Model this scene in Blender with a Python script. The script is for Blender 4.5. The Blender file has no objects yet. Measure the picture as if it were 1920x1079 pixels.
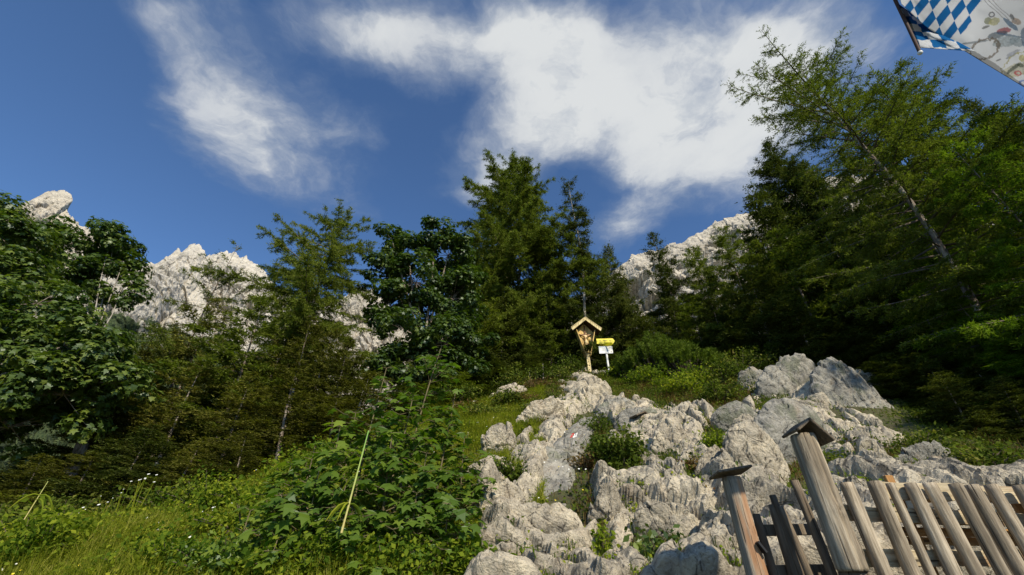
import bpy, math, random
import numpy as np
R = math.radians
scene = bpy.context.scene
COL = scene.collection
# ------------------------------------------------------------------ camera, sky, sun, exposure
TH = R(34.6); FPX = 800.0                      # pitch of the camera, focal length in px of a 1920 wide frame
CAM = np.array([0.0, 0.0, 1.6])
FW = np.array([0, math.cos(TH), math.sin(TH)]); UPV = np.array([0, -math.sin(TH), math.cos(TH)])
cam = bpy.data.cameras.new('camera'); cam.lens = 36 * FPX / 1920; cam.sensor_width = 36
cam.clip_start = 0.05; cam.clip_end = 9000
camo = bpy.data.objects.new('camera', cam); COL.objects.link(camo)
camo.location = CAM; camo.rotation_euler = (math.pi / 2 + TH, 0, 0)
scene.camera = camo
scene.view_settings.view_transform = 'Standard'; scene.view_settings.look = 'None'
scene.view_settings.exposure = 0.12; scene.view_settings.gamma = 1
scene.cycles.max_bounces = 5; scene.cycles.diffuse_bounces = 2; scene.cycles.transmission_bounces = 3
scene.cycles.transparent_max_bounces = 4; scene.cycles.glossy_bounces = 2

SUN_EL = R(35); SUN_AZ = R(153)                # azimuth from +Y clockwise: behind the camera, to its right
SD = np.array([math.sin(SUN_AZ) * math.cos(SUN_EL), math.cos(SUN_AZ) * math.cos(SUN_EL), math.sin(SUN_EL)])
sl = bpy.data.lights.new('sun', 'SUN'); sl.energy = 5.0; sl.angle = R(0.53); sl.color = (1, .90, .72)
so = bpy.data.objects.new('sun', sl); COL.objects.link(so)
from mathutils import Vector
so.rotation_euler = Vector(SD).to_track_quat('Z', 'Y').to_euler(); so.location = (20, -20, 30)

def ray(u, v):
    a = (u - 960) / FPX; b = (539.5 - v) / FPX
    return np.array([a, FW[1] + b * UPV[1], FW[2] + b * UPV[2]])
def at(u, v, Y):                               # point seen at photo pixel (u, v), Y metres ahead
    d = ray(u, v); return CAM + d * (Y / d[1])
def proj(P):
    r = P - CAM; dep = r @ FW; dep = np.where(dep < .05, .05, dep)
    return 960 + FPX * r[..., 0] / dep, 539.5 - FPX * (r @ UPV) / dep

W = bpy.data.worlds.new('World'); scene.world = W; W.use_nodes = True
nt = W.node_tree; nt.nodes.clear()
def nd(t, typ, ins=None, **kw):
    n = t.nodes.new(typ)
    for k, v in kw.items(): setattr(n, k, v)
    for k, v in (ins or {}).items():
        if isinstance(v, bpy.types.NodeSocket): t.links.new(v, n.inputs[k])
        else: n.inputs[k].default_value = v
    return n
sky = nd(nt, 'ShaderNodeTexSky', sky_type='NISHITA', sun_disc=False, sun_elevation=SUN_EL, sun_rotation=SUN_AZ,
         altitude=1400, air_density=1.0, dust_density=0.35, ozone_density=2.5)
tc = nd(nt, 'ShaderNodeTexCoord')
sep = nd(nt, 'ShaderNodeSeparateXYZ', {0: tc.outputs['Generated']})
zc = nd(nt, 'ShaderNodeMath', {0: sep.outputs[2], 1: 0.06}, operation='MAXIMUM')
px_ = nd(nt, 'ShaderNodeMath', {0: sep.outputs[0], 1: zc.outputs[0]}, operation='DIVIDE')
py_ = nd(nt, 'ShaderNodeMath', {0: sep.outputs[1], 1: zc.outputs[0]}, operation='DIVIDE')
P2 = nd(nt, 'ShaderNodeCombineXYZ', {0: px_.outputs[0], 1: py_.outputs[0], 2: 0.0})   # the cloud layer, a flat sheet at unit height
wn = nd(nt, 'ShaderNodeTexNoise', {'Vector': P2.outputs[0], 'Scale': 2.6, 'Detail': 5.0, 'Roughness': .55})
ws = nd(nt, 'ShaderNodeVectorMath', {0: wn.outputs['Color'], 1: (.5, .5, .5)}, operation='SUBTRACT')
wm = nd(nt, 'ShaderNodeVectorMath', {0: ws.outputs[0], 'Scale': .30}, operation='SCALE')
wp = nd(nt, 'ShaderNodeVectorMath', {0: P2.outputs[0], 1: wm.outputs[0]}, operation='ADD')
def p2(u, v):
    d = ray(u, v); return np.array([d[0] / d[2], d[1] / d[2]])
# (u, v, half length, half width, tilt degrees down-right, weight)
BLOBS = [(360, 60, 170, 90, 65, .36), (400, 170, 160, 95, 60, .42), (480, 260, 170, 110, 30, .62), (560, 320, 190, 110, 30, .62), (470, 180, 190, 120, 50, .35), (300, 20, 120, 70, 50, .45), (600, 200, 120, 60, 40, .35),
         (650, 250, 90, 60, 0, .28), (520, 30, 140, 50, 10, .30), (430, 300, 80, 50, 40, .28),
         (720, 70, 170, 90, 20, .75), (860, 110, 200, 110, 30, .8), (930, 30, 190, 60, 0, .65), (1010, 150, 170, 100, 40, .85),
         (1120, 200, 200, 130, 45, 1.0), (1230, 280, 220, 110, 20, 1.0), (1130, 60, 140, 90, 0, .8), (1350, 260, 200, 90, -20, .8),
         (1440, 330, 120, 70, 0, .45), (960, 310, 130, 60, -20, .6), (890, 330, 70, 50, 0, .35), (1370, 160, 150, 120, 0, .95),
         (1300, 60, 110, 90, 0, .95), (640, 50, 130, 70, 20, .5), (900, 300, 110, 75, -30, .75), (1000, 255, 120, 90, 0, .6), (1300, 365, 170, 60, 0, .5), (700, 10, 160, 90, 20, .6), (1440, 150, 120, 120, 0, .5), (1460, 60, 170, 90, 20, .8), (1560, 130, 170, 100, 30, .7), (1480, 220, 130, 100, 0, .7), (1620, 60, 170, 80, 40, .6), (1400, 300, 120, 60, -20, .6), (1230, 150, 150, 110, 0, .8), (1010, 50, 160, 80, 10, .8),
         (1700, 100, 120, 50, 0, .25), (1250, 380, 120, 35, 0, .2), (1165, 428, 90, 46, -12, 1.3), (1200, -80, 500, 90, 0, .7), (1340, 390, 110, 40, 0, .25)]
acc = None
for (u, v, a, b, t, w) in BLOBS:
    c = p2(u, v); e1 = (math.cos(R(t)), math.sin(R(t))); e2 = (-e1[1], e1[0])
    A = np.stack([p2(u + e1[0] * 8, v + e1[1] * 8) - c, p2(u + e2[0] * 8, v + e2[1] * 8) - c], 1) / 8 @ np.diag([a, b]) * 1.25
    U_, S_, V_ = np.linalg.svd(A)
    ang = math.atan2(U_[1, 0], U_[0, 0])
    mp = nd(nt, 'ShaderNodeMapping', {'Vector': wp.outputs[0], 'Location': (c[0], c[1], 0), 'Rotation': (0, 0, ang), 'Scale': (S_[0], S_[1], 1)}, vector_type='TEXTURE')
    gr = nd(nt, 'ShaderNodeTexGradient', {'Vector': mp.outputs[0]}, gradient_type='SPHERICAL')
    ml = nd(nt, 'ShaderNodeMath', {0: gr.outputs['Fac'], 1: w * 1.45}, operation='MULTIPLY')
    if acc is None: acc = ml.outputs[0]
    else: acc = nd(nt, 'ShaderNodeMath', {0: acc, 1: ml.outputs[0]}, operation='ADD').outputs[0]
fn = nd(nt, 'ShaderNodeTexNoise', {'Vector': wp.outputs[0], 'Scale': 3.6, 'Detail': 12.0, 'Roughness': .66})
fn2 = nd(nt, 'ShaderNodeTexNoise', {'Vector': wp.outputs[0], 'Scale': 11.0, 'Detail': 5.0, 'Roughness': .6})
na = nd(nt, 'ShaderNodeMath', {0: fn.outputs['Fac'], 1: .5}, operation='SUBTRACT')
nb = nd(nt, 'ShaderNodeMath', {0: fn2.outputs['Fac'], 1: .5}, operation='SUBTRACT')
n1 = nd(nt, 'ShaderNodeMath', {0: na.outputs[0], 1: 2.3, 2: acc}, operation='MULTIPLY_ADD')
n2 = nd(nt, 'ShaderNodeMath', {0: nb.outputs[0], 1: .5, 2: n1.outputs[0]}, operation='MULTIPLY_ADD')
dens = nd(nt, 'ShaderNodeMapRange', {'Value': n2.outputs[0], 'From Min': .08, 'From Max': 2.7}, interpolation_type='SMOOTHSTEP')
gate = nd(nt, 'ShaderNodeMapRange', {'Value': acc, 'From Min': .02, 'From Max': .3}, interpolation_type='SMOOTHSTEP')
dg = nd(nt, 'ShaderNodeMath', {0: dens.outputs[0], 1: gate.outputs[0]}, operation='MULTIPLY')
fn3 = nd(nt, 'ShaderNodeTexNoise', {'Vector': wp.outputs[0], 'Scale': 5.5, 'Detail': 7.0, 'Roughness': .62})
lum = nd(nt, 'ShaderNodeMapRange', {'Value': fn3.outputs['Fac'], 'From Min': .32, 'From Max': .68, 'To Min': -.42, 'To Max': .36})
lm = nd(nt, 'ShaderNodeMath', {0: dg.outputs[0], 1: 1.15, 2: lum.outputs[0]}, operation='MULTIPLY_ADD')
cr = nd(nt, 'ShaderNodeValToRGB', {0: lm.outputs[0]})
e = cr.color_ramp.elements
e[0].position = 0.0; e[0].color = (.20, .27, .40, 1); e[1].position = 1.0; e[1].color = (.66, .68, .69, 1)
m_ = cr.color_ramp.elements.new(.5); m_.color = (.38, .43, .51, 1)
tint = nd(nt, 'ShaderNodeMix', {0: 1.0, 6: sky.outputs[0], 7: (.95, 1.20, 1.42, 1)}, data_type='RGBA', blend_type='MULTIPLY')
SKYS = .108
cs = nd(nt, 'ShaderNodeVectorMath', {0: cr.outputs[0], 'Scale': 1 / SKYS}, operation='SCALE')
fac = nd(nt, 'ShaderNodeMath', {0: dg.outputs[0], 1: .75}, operation='POWER')
mx = nd(nt, 'ShaderNodeMix', {0: fac.outputs[0], 6: tint.outputs[2], 7: cs.outputs[0]}, data_type='RGBA')
bg = nd(nt, 'ShaderNodeBackground', {'Color': mx.outputs[2], 'Strength': SKYS})
wo = nd(nt, 'ShaderNodeOutputWorld', {'Surface': bg.outputs[0]})
W.cycles.sampling_method = 'MANUAL'; W.cycles.sample_map_resolution = 512

# ------------------------------------------------------------------ noise in numpy
def _h(ix, iy, iz, s):
    n = (ix.astype(np.int64) * 374761393 + iy.astype(np.int64) * 668265263 + iz.astype(np.int64) * 2147483647 + s * 974634777) & 0xffffffff
    n = ((n ^ (n >> 13)) * 1274126177) & 0xffffffff
    n = ((n ^ (n >> 16)) * 2246822519) & 0xffffffff
    return ((n ^ (n >> 15)) & 0xffffff) / float(0xffffff)
def vnoise(P, s=0):
    i = np.floor(P).astype(np.int64); f = P - i; f = f * f * f * (f * (f * 6 - 15) + 10)
    x, y, z = i[:, 0], i[:, 1], i[:, 2]; r = 0
    for dx in (0, 1):
        wx = f[:, 0] if dx else 1 - f[:, 0]
        for dy in (0, 1):
            wy = f[:, 1] if dy else 1 - f[:, 1]
            for dz in (0, 1):
                r = r + _h(x + dx, y + dy, z + dz, s) * wx * wy * (f[:, 2] if dz else 1 - f[:, 2])
    return r * 2 - 1
def fbm(P, o=4, s=0, g=.5, ridged=False):
    r = 0; a = 1; t = 0
    for k in range(o):
        n = vnoise(P * 2 ** k + 13.7 * k, s + k)
        if ridged: n = 1 - 2 * np.abs(n)
        r = r + n * a; t += a; a *= g
    return r / t
def voronoi(P, s=0):                            # 3-D cells: F1, F2, random value and tilt plane of the nearest cell
    i = np.floor(P).astype(np.int64)
    d1 = np.full(len(P), 9.); d2 = d1.copy(); rid = np.zeros(len(P)); til = np.zeros(len(P))
    for dx in (-1, 0, 1):
        for dy in (-1, 0, 1):
            for dz in (-1, 0, 1):
                cx, cy, cz = i[:, 0] + dx, i[:, 1] + dy, i[:, 2] + dz
                q = np.stack([cx + _h(cx, cy, cz, s + 1), cy + _h(cx, cy, cz, s + 2), cz + _h(cx, cy, cz, s + 3)], 1)
                v = P - q; d = np.sqrt((v * v).sum(1))
                r = _h(cx, cy, cz, s + 4); t = (v[:, 0] * (_h(cx, cy, cz, s + 5) - .5) + v[:, 1] * (_h(cx, cy, cz, s + 6) - .5) + v[:, 2] * (_h(cx, cy, cz, s + 7) - .5)) * 2
                c = d < d1
                d2 = np.where(c, d1, np.minimum(d2, d)); rid = np.where(c, r, rid); til = np.where(c, t, til); d1 = np.where(c, d, d1)
    return d1, d2, rid, til
def blocky(P, s=0):                             # fractured rock: tilted faces, offset blocks and cracks
    a, b, r, t = voronoi(P, s)
    return (r - .5) * .5 + t * 1.25 - .45 * np.exp(-((b - a) / .07) ** 2)
def sstep(a, b, x):
    t = np.clip((x - a) / (b - a), 0, 1); return t * t * (3 - 2 * t)

# ------------------------------------------------------------------ mesh helpers
def mesh_np(name, V, F, mat=None, smooth=False, attr=None):
    me = bpy.data.meshes.new(name); V = np.asarray(V, np.float32); F = np.asarray(F, np.int32)
    k = F.shape[1]; me.vertices.add(len(V)); me.vertices.foreach_set('co', V.ravel())
    me.loops.add(F.size); me.loops.foreach_set('vertex_index', F.ravel())
    me.polygons.add(len(F)); me.polygons.foreach_set('loop_start', np.arange(0, F.size, k, dtype=np.int32))
    me.polygons.foreach_set('use_smooth', np.full(len(F), smooth, dtype=bool))
    if attr is not None:
        for an, av in attr.items():
            at_ = me.attributes.new(an, 'FLOAT', 'POINT'); at_.data.foreach_set('value', np.asarray(av, np.float32))
    me.update(calc_edges=True); me.validate()
    if mat: me.materials.append(mat)
    return me
def props(o, label=None, cat=None, group=None, kind=None):
    for k, v in (('label', label), ('category', cat), ('group', group), ('kind', kind)):
        if v: o[k] = v
    return o
def link(name, me, parent=None, loc=None):
    o = bpy.data.objects.new(name, me); COL.objects.link(o)
    if parent is not None: o.parent = parent
    if loc is not None: o.location = loc
    return o
def empty(name, loc=(0, 0, 0), rz=0):
    o = bpy.data.objects.new(name, None); o.empty_display_size = .2; COL.objects.link(o); o.location = loc; o.rotation_euler = (0, 0, rz); return o
def gridF(nu, nv):
    i = np.arange(nu - 1)[:, None] * nv + np.arange(nv - 1)[None]; i = i.ravel()
    return np.stack([i, i + nv, i + nv + 1, i + 1], 1)
def unit(v):
    return v / np.maximum(np.linalg.norm(v, axis=-1, keepdims=True), 1e-9)
def copy_tree(o, parent=None, label=None, loc=None, rz=None, sc=None):
    c = o.copy(); COL.objects.link(c)
    if parent is not None: c.parent = parent
    if label: c['label'] = label
    if loc is not None: c.location = loc
    if rz is not None: c.rotation_euler = (0, 0, rz)
    if sc is not None: c.scale = sc
    for ch in list(o.children): copy_tree(ch, c)
    return c

# ------------------------------------------------------------------ materials
def newmat(name):
    m = bpy.data.materials.new(name); m.use_nodes = True; m.node_tree.nodes.clear(); return m, m.node_tree
def ramp(t, fac, stops):
    n = nd(t, 'ShaderNodeValToRGB', {0: fac}); cr_ = n.color_ramp
    cr_.elements[0].position = stops[0][0]; cr_.elements[0].color = (*stops[0][1], 1)
    cr_.elements[1].position = stops[-1][0]; cr_.elements[1].color = (*stops[-1][1], 1)
    for p, c in stops[1:-1]:
        x = cr_.elements.new(p); x.color = (*c, 1)
    return n.outputs[0]
def noise(t, vec, scale, det=4.0, rough=.55, dist=0.0):
    return nd(t, 'ShaderNodeTexNoise', {'Vector': vec, 'Scale': scale, 'Detail': det, 'Roughness': rough, 'Distortion': dist}).outputs['Fac']
def mixc(t, fac, a, b, blend='MIX'):
    n = nd(t, 'ShaderNodeMix', data_type='RGBA', blend_type=blend)
    for k, v in ((0, fac), (6, a), (7, b)):
        if isinstance(v, bpy.types.NodeSocket): t.links.new(v, n.inputs[k])
        else: n.inputs[k].default_value = v if k == 0 else (*v, 1)
    return n.outputs[2]
def mrange(t, v, a, b, c=0.0, d=1.0):
    return nd(t, 'ShaderNodeMapRange', {'Value': v, 'From Min': a, 'From Max': b, 'To Min': c, 'To Max': d}).outputs[0]
def rock_mat(name, light, mid, dark, scale=1.0, bump=.5, moss=0.0, strat=(1, 1, 1), rust=.25, bd=.05):
    m, t = newmat(name); g = nd(t, 'ShaderNodeNewGeometry'); mp = nd(t, 'ShaderNodeMapping', {'Vector': g.outputs['Position'], 'Rotation': (0, R(28), R(20)), 'Scale': strat})
    v = mp.outputs[0]
    a = noise(t, v, 1.1 * scale, 6, .62, .6); b = noise(t, v, 6 * scale, 6, .7, .3); c = noise(t, v, 26 * scale, 5, .7)
    col = ramp(t, a, [(.30, dark), (.46, mid), (.62, light)])
    c2 = ramp(t, b, [(.30, tuple(x * .35 for x in dark)), (.43, mid), (.60, light)])
    col = mixc(t, .5, col, c2)
    vo = nd(t, 'ShaderNodeTexVoronoi', {'Vector': v, 'Scale': 3.1 * scale}, feature='DISTANCE_TO_EDGE').outputs[0]
    ck = mrange(t, nd(t, 'ShaderNodeMath', {0: vo, 1: mrange(t, b, .3, .7, -.03, .05)}, operation='ADD').outputs[0], 0, .03)
    col = mixc(t, mrange(t, c, .34, .46, .55, 0), col, tuple(x * .25 for x in dark))
    col = mixc(t, mrange(t, ck, 0, 1, .75, 0), col, tuple(x * .3 for x in dark))
    st = noise(t, nd(t, 'ShaderNodeMapping', {'Vector': v, 'Scale': (5 * scale, 5 * scale, .9 * scale)}).outputs[0], 1.0, 5, .65)
    col = mixc(t, mrange(t, st, .54, .66, 0, .5), col, dark)
    rs = mrange(t, noise(t, v, 2.3 * scale, 5, .6), .56, .72, 0, rust)
    col = mixc(t, rs, col, (.34, .20, .09))
    if moss: col = mixc(t, mrange(t, noise(t, v, 1.7 * scale, 6, .65), .52, .6, 0, moss), col, (.06, .09, .025))
    h = nd(t, 'ShaderNodeMath', {0: b, 1: .6, 2: c}, operation='MULTIPLY_ADD').outputs[0]
    h = nd(t, 'ShaderNodeMath', {0: ck, 1: .25, 2: h}, operation='MULTIPLY_ADD').outputs[0]
    bp = nd(t, 'ShaderNodeBump', {'Height': h, 'Strength': bump, 'Distance': bd / scale})
    p = nd(t, 'ShaderNodeBsdfPrincipled', {'Base Color': col, 'Roughness': .9, 'Normal': bp.outputs[0]}); p.inputs['Specular IOR Level'].default_value = .25
    nd(t, 'ShaderNodeOutputMaterial', {0: p.outputs[0]}); return m
def leaf_mat(name, c1, c2, c3=None, trans=.35, scale=1.5, gloss=.0, obj=True):
    m, t = newmat(name); g = nd(t, 'ShaderNodeNewGeometry')
    a = noise(t, g.outputs['Position'], scale, 3, .6); oi = nd(t, 'ShaderNodeObjectInfo').outputs['Random']
    wn_ = g.outputs['Random Per Island']
    f = nd(t, 'ShaderNodeMath', {0: mrange(t, wn_, 0, 1, -.24, .24), 1: a}, operation='ADD').outputs[0]
    f = nd(t, 'ShaderNodeMath', {0: mrange(t, oi, 0, 1, -.1, .1), 1: f}, operation='ADD').outputs[0]
    col = ramp(t, f, [(.28, c1), (.62, c2)] + ([(.9, c3)] if c3 else [(.95, c2)]))
    d = nd(t, 'ShaderNodeBsdfDiffuse', {0: col}); tr = nd(t, 'ShaderNodeBsdfTranslucent', {0: mixc(t, 1, col, (1.5, 1.7, .5), 'MULTIPLY')})
    s = nd(t, 'ShaderNodeMixShader', {0: trans, 1: d.outputs[0], 2: tr.outputs[0]}).outputs[0]
    if gloss:
        gl = nd(t, 'ShaderNodeBsdfGlossy', {'Roughness': .45, 'Color': (.9, .95, 1, 1)})
        s = nd(t, 'ShaderNodeMixShader', {0: gloss, 1: s, 2: gl.outputs[0]}).outputs[0]
    nd(t, 'ShaderNodeOutputMaterial', {0: s}); return m
def plain_mat(name, c, rough=.7, metal=0.0, var=.0, scale=8, bump=0):
    m, t = newmat(name); g = nd(t, 'ShaderNodeTexCoord')
    col = (*c, 1); nn = noise(t, g.outputs['Object'], scale, 5, .65)
    if var: col = mixc(t, mrange(t, nn, .3, .7), tuple(x * (1 - var) for x in c), tuple(min(1, x * (1 + var)) for x in c))
    p = nd(t, 'ShaderNodeBsdfPrincipled', {'Base Color': col, 'Roughness': rough, 'Metallic': metal})
    if bump: t.links.new(nd(t, 'ShaderNodeBump', {'Height': nn, 'Strength': bump, 'Distance': .01}).outputs[0], p.inputs['Normal'])
    nd(t, 'ShaderNodeOutputMaterial', {0: p.outputs[0]}); return m
def wood_mat(name, a, b, c, rust=0.0, ring=1.0):
    m, t = newmat(name); g = nd(t, 'ShaderNodeTexCoord'); oi = nd(t, 'ShaderNodeObjectInfo').outputs['Random']
    off = nd(t, 'ShaderNodeCombineXYZ', {0: mrange(t, oi, 0, 1, 0, 40), 1: mrange(t, oi, 0, 1, 0, 17), 2: 0.0})
    v0 = nd(t, 'ShaderNodeVectorMath', {0: g.outputs['Object'], 1: off.outputs[0]}, operation='ADD').outputs[0]
    v = nd(t, 'ShaderNodeMapping', {'Vector': v0, 'Scale': (38, 38, 2.2)}).outputs[0]
    gr = noise(t, v, 1.0, 6, .7, .25); big = noise(t, nd(t, 'ShaderNodeMapping', {'Vector': v0, 'Scale': (9, 9, 1.4)}).outputs[0], 1.0, 4, .6)
    col = ramp(t, gr, [(.28, c), (.45, b), (.63, a)])
    col = mixc(t, mrange(t, big, .42, .6, 0, .75), col, tuple(x * .5 for x in b))
    cr1 = noise(t, nd(t, 'ShaderNodeMapping', {'Vector': v0, 'Scale': (60, 60, 1.1)}).outputs[0], 1.0, 2, .5)
    crk = mrange(t, cr1, .36, .30)
    col = mixc(t, mrange(t, crk, 0, 1, 0, .8), col, (.02, .015, .01))
    if rust: col = mixc(t, mrange(t, noise(t, nd(t, 'ShaderNodeMapping', {'Vector': v0, 'Scale': (16, 16, 1.3)}).outputs[0], 1.0, 3, .6), .5, .62, 0, rust), col, (.42, .17, .05))
    h = nd(t, 'ShaderNodeMath', {0: crk, 1: -1.2, 2: gr}, operation='MULTIPLY_ADD').outputs[0]
    bp = nd(t, 'ShaderNodeBump', {'Height': h, 'Strength': .8, 'Distance': .012})
    p = nd(t, 'ShaderNodeBsdfPrincipled', {'Base Color': col, 'Roughness': .85, 'Normal': bp.outputs[0]}); p.inputs['Specular IOR Level'].default_value = .2
    nd(t, 'ShaderNodeOutputMaterial', {0: p.outputs[0]}); return m
# ------------------------------------------------------------------ the lie of the land
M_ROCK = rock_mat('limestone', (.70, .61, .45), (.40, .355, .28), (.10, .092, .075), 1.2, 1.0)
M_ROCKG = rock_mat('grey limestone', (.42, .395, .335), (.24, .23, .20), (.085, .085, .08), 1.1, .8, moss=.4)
M_MTN = rock_mat('mountain limestone', (.60, .54, .44), (.40, .36, .295), (.20, .185, .165), .02, 1.0, strat=(1, 1, 2.2), rust=.12, bd=.02)
_cp = [(100, 1079, 5.2), (400, 1079, 5), (700, 1079, 4.7), (900, 1079, 4.8), (1150, 1079, 5), (1350, 1079, 4.9), (1600, 1060, 4.6), (1900, 1000, 4.8),
       (100, 970, 8.5), (300, 960, 8), (500, 940, 7.5), (700, 930, 6.8), (900, 950, 6.6), (1100, 950, 6.4), (1300, 950, 6.0), (1500, 930, 5.7), (1750, 905, 5.6), (1900, 880, 6.0),
       (500, 870, 11), (700, 850, 10.5), (850, 850, 9.3), (1000, 850, 8.6), (1200, 850, 8.1), (1400, 850, 7.4), (1600, 850, 7.0), (1800, 850, 7.0),
       (800, 780, 14), (900, 765, 13.2), (1050, 765, 12), (1200, 768, 11), (1400, 765, 9.6), (1600, 765, 9.0), (1800, 775, 9),
       (930, 738, 16), (1000, 722, 17), (1105, 698, 18), (1200, 715, 16), (1300, 712, 14.5), (1400, 712, 12.5), (1500, 705, 11), (1650, 720, 11.5), (1850, 740, 12)]
_wp = [(0, 0, 0), (-3, 0, 0), (3, 0, 0), (0, -5, -.3), (-8, -5, 0), (8, -5, .3), (-4, 3, .9), (0, 3, 1.0), (3, 2.6, .9), (5, 3, 1.0), (-8, 3, .8), (9, 2, 1.2),
       (-9, 15, 4.3), (-14, 10, 3.2), (-20, 8, 3), (-15, 20, 3.2), (-6, 19, 5.6), (-24, 24, 0), (0, 24, 9.6), (5, 26, 10.0), (10, 22, 10.2), (16, 16, 9), (16, 8, 5.2), (24, 12, 9), (24, 26, 14),
       (0, 34, 8), (10, 36, 11), (-12, 32, 1), (30, 38, 17), (-30, 10, 1.5), (-30, 34, -6), (20, -5, 3), (-20, -8, 0)]
CP = np.array([at(*c) for c in _cp] + [np.array(c, float) for c in _wp])
def _ker(r): return np.sqrt(r * r + .6)
_D = _ker(np.linalg.norm(CP[:, None, :2] - CP[None, :, :2], axis=2)); _n = len(CP)
_A = np.zeros((_n + 3, _n + 3)); _A[:_n, :_n] = _D - np.eye(_n) * .25; _A[:_n, _n] = 1; _A[:_n, _n + 1:] = CP[:, :2]; _A[_n:, :_n] = _A[:_n, _n:].T
_S = np.linalg.solve(_A, np.concatenate([CP[:, 2], np.zeros(3)]))
def base_z(x, y):
    x = np.atleast_1d(np.asarray(x, float)); y = np.atleast_1d(np.asarray(y, float)); z = np.empty(x.shape)
    cx = np.clip(x, -34, 34); cy = np.clip(y, -10, 42)
    for s in range(0, len(x), 40000):
        e_ = slice(s, s + 40000)
        d = _ker(np.hypot(cx[e_, None] - CP[None, :, 0], cy[e_, None] - CP[None, :, 1]))
        z[e_] = d @ _S[:_n] + _S[_n] + _S[_n + 1] * cx[e_] + _S[_n + 2] * cy[e_]
    o = np.hypot(x - cx, y - cy); w = sstep(0, 160, o)
    return z * (1 - w) + w * (-40 + .12 * np.clip(x, -1500, 1500)) - .1 * np.minimum(o, 60) * (1 - w)
def ground_z(x, y):
    x = np.atleast_1d(np.asarray(x, float)); y = np.atleast_1d(np.asarray(y, float))
    P = np.stack([x, y, 0 * x], 1)
    return base_z(x, y) + .10 * fbm(P * .9, 3, 5) + .03 * fbm(P * 5, 2, 9)
# places on the slope where soil and plants cover the rock: photo u, v, radii, strength
VEG = [(960, 800, 70, 28, .9), (1000, 745, 60, 22, .8), (930, 730, 60, 30, .7), (1040, 720, 40, 20, .6), (1180, 720, 60, 30, 1.1), (1280, 735, 90, 34, 1.2), (1360, 740, 70, 30, 1.1),
       (1170, 885, 55, 42, 1.1), (1130, 830, 40, 40, .7), (945, 895, 40, 30, .8), (1100, 960, 26, 60, .7), (1250, 880, 40, 36, .7), (1300, 895, 30, 40, .7), (880, 850, 30, 50, .7),
       (1240, 1040, 60, 40, .9), (1130, 1030, 20, 50, .6), (1340, 830, 24, 40, .7), (1440, 760, 50, 18, .7), (1500, 900, 40, 40, .7), (1150, 775, 20, 15, .3), (1560, 890, 40, 30, .6),
       (870, 780, 70, 40, 1.2), (820, 900, 60, 90, 1.2), (860, 1000, 60, 60, .9), (1240, 775, 50, 14, .5), (1700, 870, 90, 40, .8), (1850, 860, 90, 60, .9), (1640, 690, 120, 20, 1.0), (1800, 760, 90, 50, 1.0)]
def veg_at(P):
    u, v = proj(P); r = np.zeros(len(P))
    for (a, b, ru, rv, w) in VEG:
        r = np.maximum(r, w * np.exp(-(((u - a) / ru) ** 2 + ((v - b) / rv) ** 2) * .9))
    return r, u, v
# ground sheet, fine near the camera and reaching the horizon
def warp(n, near, far):
    s = np.linspace(-1, 1, n); k = 9.5; a = np.sinh(k * s) / np.sinh(k) * far; return a + s * near
gx = warp(560, 26, 5000); gy = warp(560, 26, 5000) + 9
X, Y = np.meshgrid(gx, gy, indexing='ij')
GZ = ground_z(X.ravel(), Y.ravel())
m, t = newmat('meadow soil'); g_ = nd(t, 'ShaderNodeNewGeometry')
c_ = ramp(t, noise(t, g_.outputs['Position'], .8, 5, .6), [(.35, (.04, .045, .015)), (.5, (.07, .08, .022)), (.65, (.12, .115, .04))])
c_ = mixc(t, mrange(t, noise(t, g_.outputs['Position'], 9, 5, .7), .45, .62, 0, .7), c_, (.07, .05, .03))
b_ = nd(t, 'ShaderNodeBump', {'Height': noise(t, g_.outputs['Position'], 22, 5, .7), 'Strength': .8, 'Distance': .05})
p_ = nd(t, 'ShaderNodeBsdfPrincipled', {'Base Color': c_, 'Roughness': .95, 'Normal': b_.outputs[0]})
nd(t, 'ShaderNodeOutputMaterial', {0: p_.outputs[0]}); M_SOIL = m
props(link('ground', mesh_np('ground', np.stack([X.ravel(), Y.ravel(), GZ], 1), gridF(560, 560), M_SOIL, True)), kind='structure')
# bedrock: pokes out of the soil, soil fills the hollows
def rock_d(x, y, z):
    P = np.stack([x, y, z], 1); Wp = P + .35 * np.stack([fbm(P * .9, 3, 31), fbm(P * .9, 3, 32), fbm(P * .9, 3, 33)], 1)
    c, s = math.cos(R(35)), math.sin(R(35))
    Q = np.stack([Wp[:, 0] * c - Wp[:, 1] * s, (Wp[:, 0] * s + Wp[:, 1] * c) * .55, Wp[:, 2] * .7], 1)
    r2 = np.stack([Wp[:, 0] * .95 + Wp[:, 1] * .3, (Wp[:, 1] * .95 - Wp[:, 0] * .3) * .45, Wp[:, 2] * .45], 1)
    return .20 * blocky(Q * .55, 40) + .17 * blocky(r2 * 1.3, 50) + .12 * blocky(r2 * 2.8, 60) + .05 * blocky(Wp * 6.5, 70) + .02 * blocky(Wp * 15, 75) + .05 * fbm(r2 * 2.2, 4, 80, .55, True)
nx, ny = 640, 620
rx = np.linspace(-3.4, 14.5, nx); ry = 4.1 + (np.linspace(0, 1, ny) ** 1.15) * 16.5
X, Y = np.meshgrid(rx, ry, indexing='ij'); x = X.ravel(); y = Y.ravel(); z = base_z(x, y)
B0 = np.stack([x, y, z], 1); rd = rock_d(x, y, z); vg, u_, v_ = veg_at(B0)
lft = sstep(840, 930, u_ + .35 * (v_ - 950) + 40 * fbm(B0 * .8, 2, 91)); top_ = sstep(690, 740, v_)
cover = .55 * vg + 1.2 * (1 - lft) + .5 * (1 - top_) * sstep(60, 110, np.abs(u_ - 1105))
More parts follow.
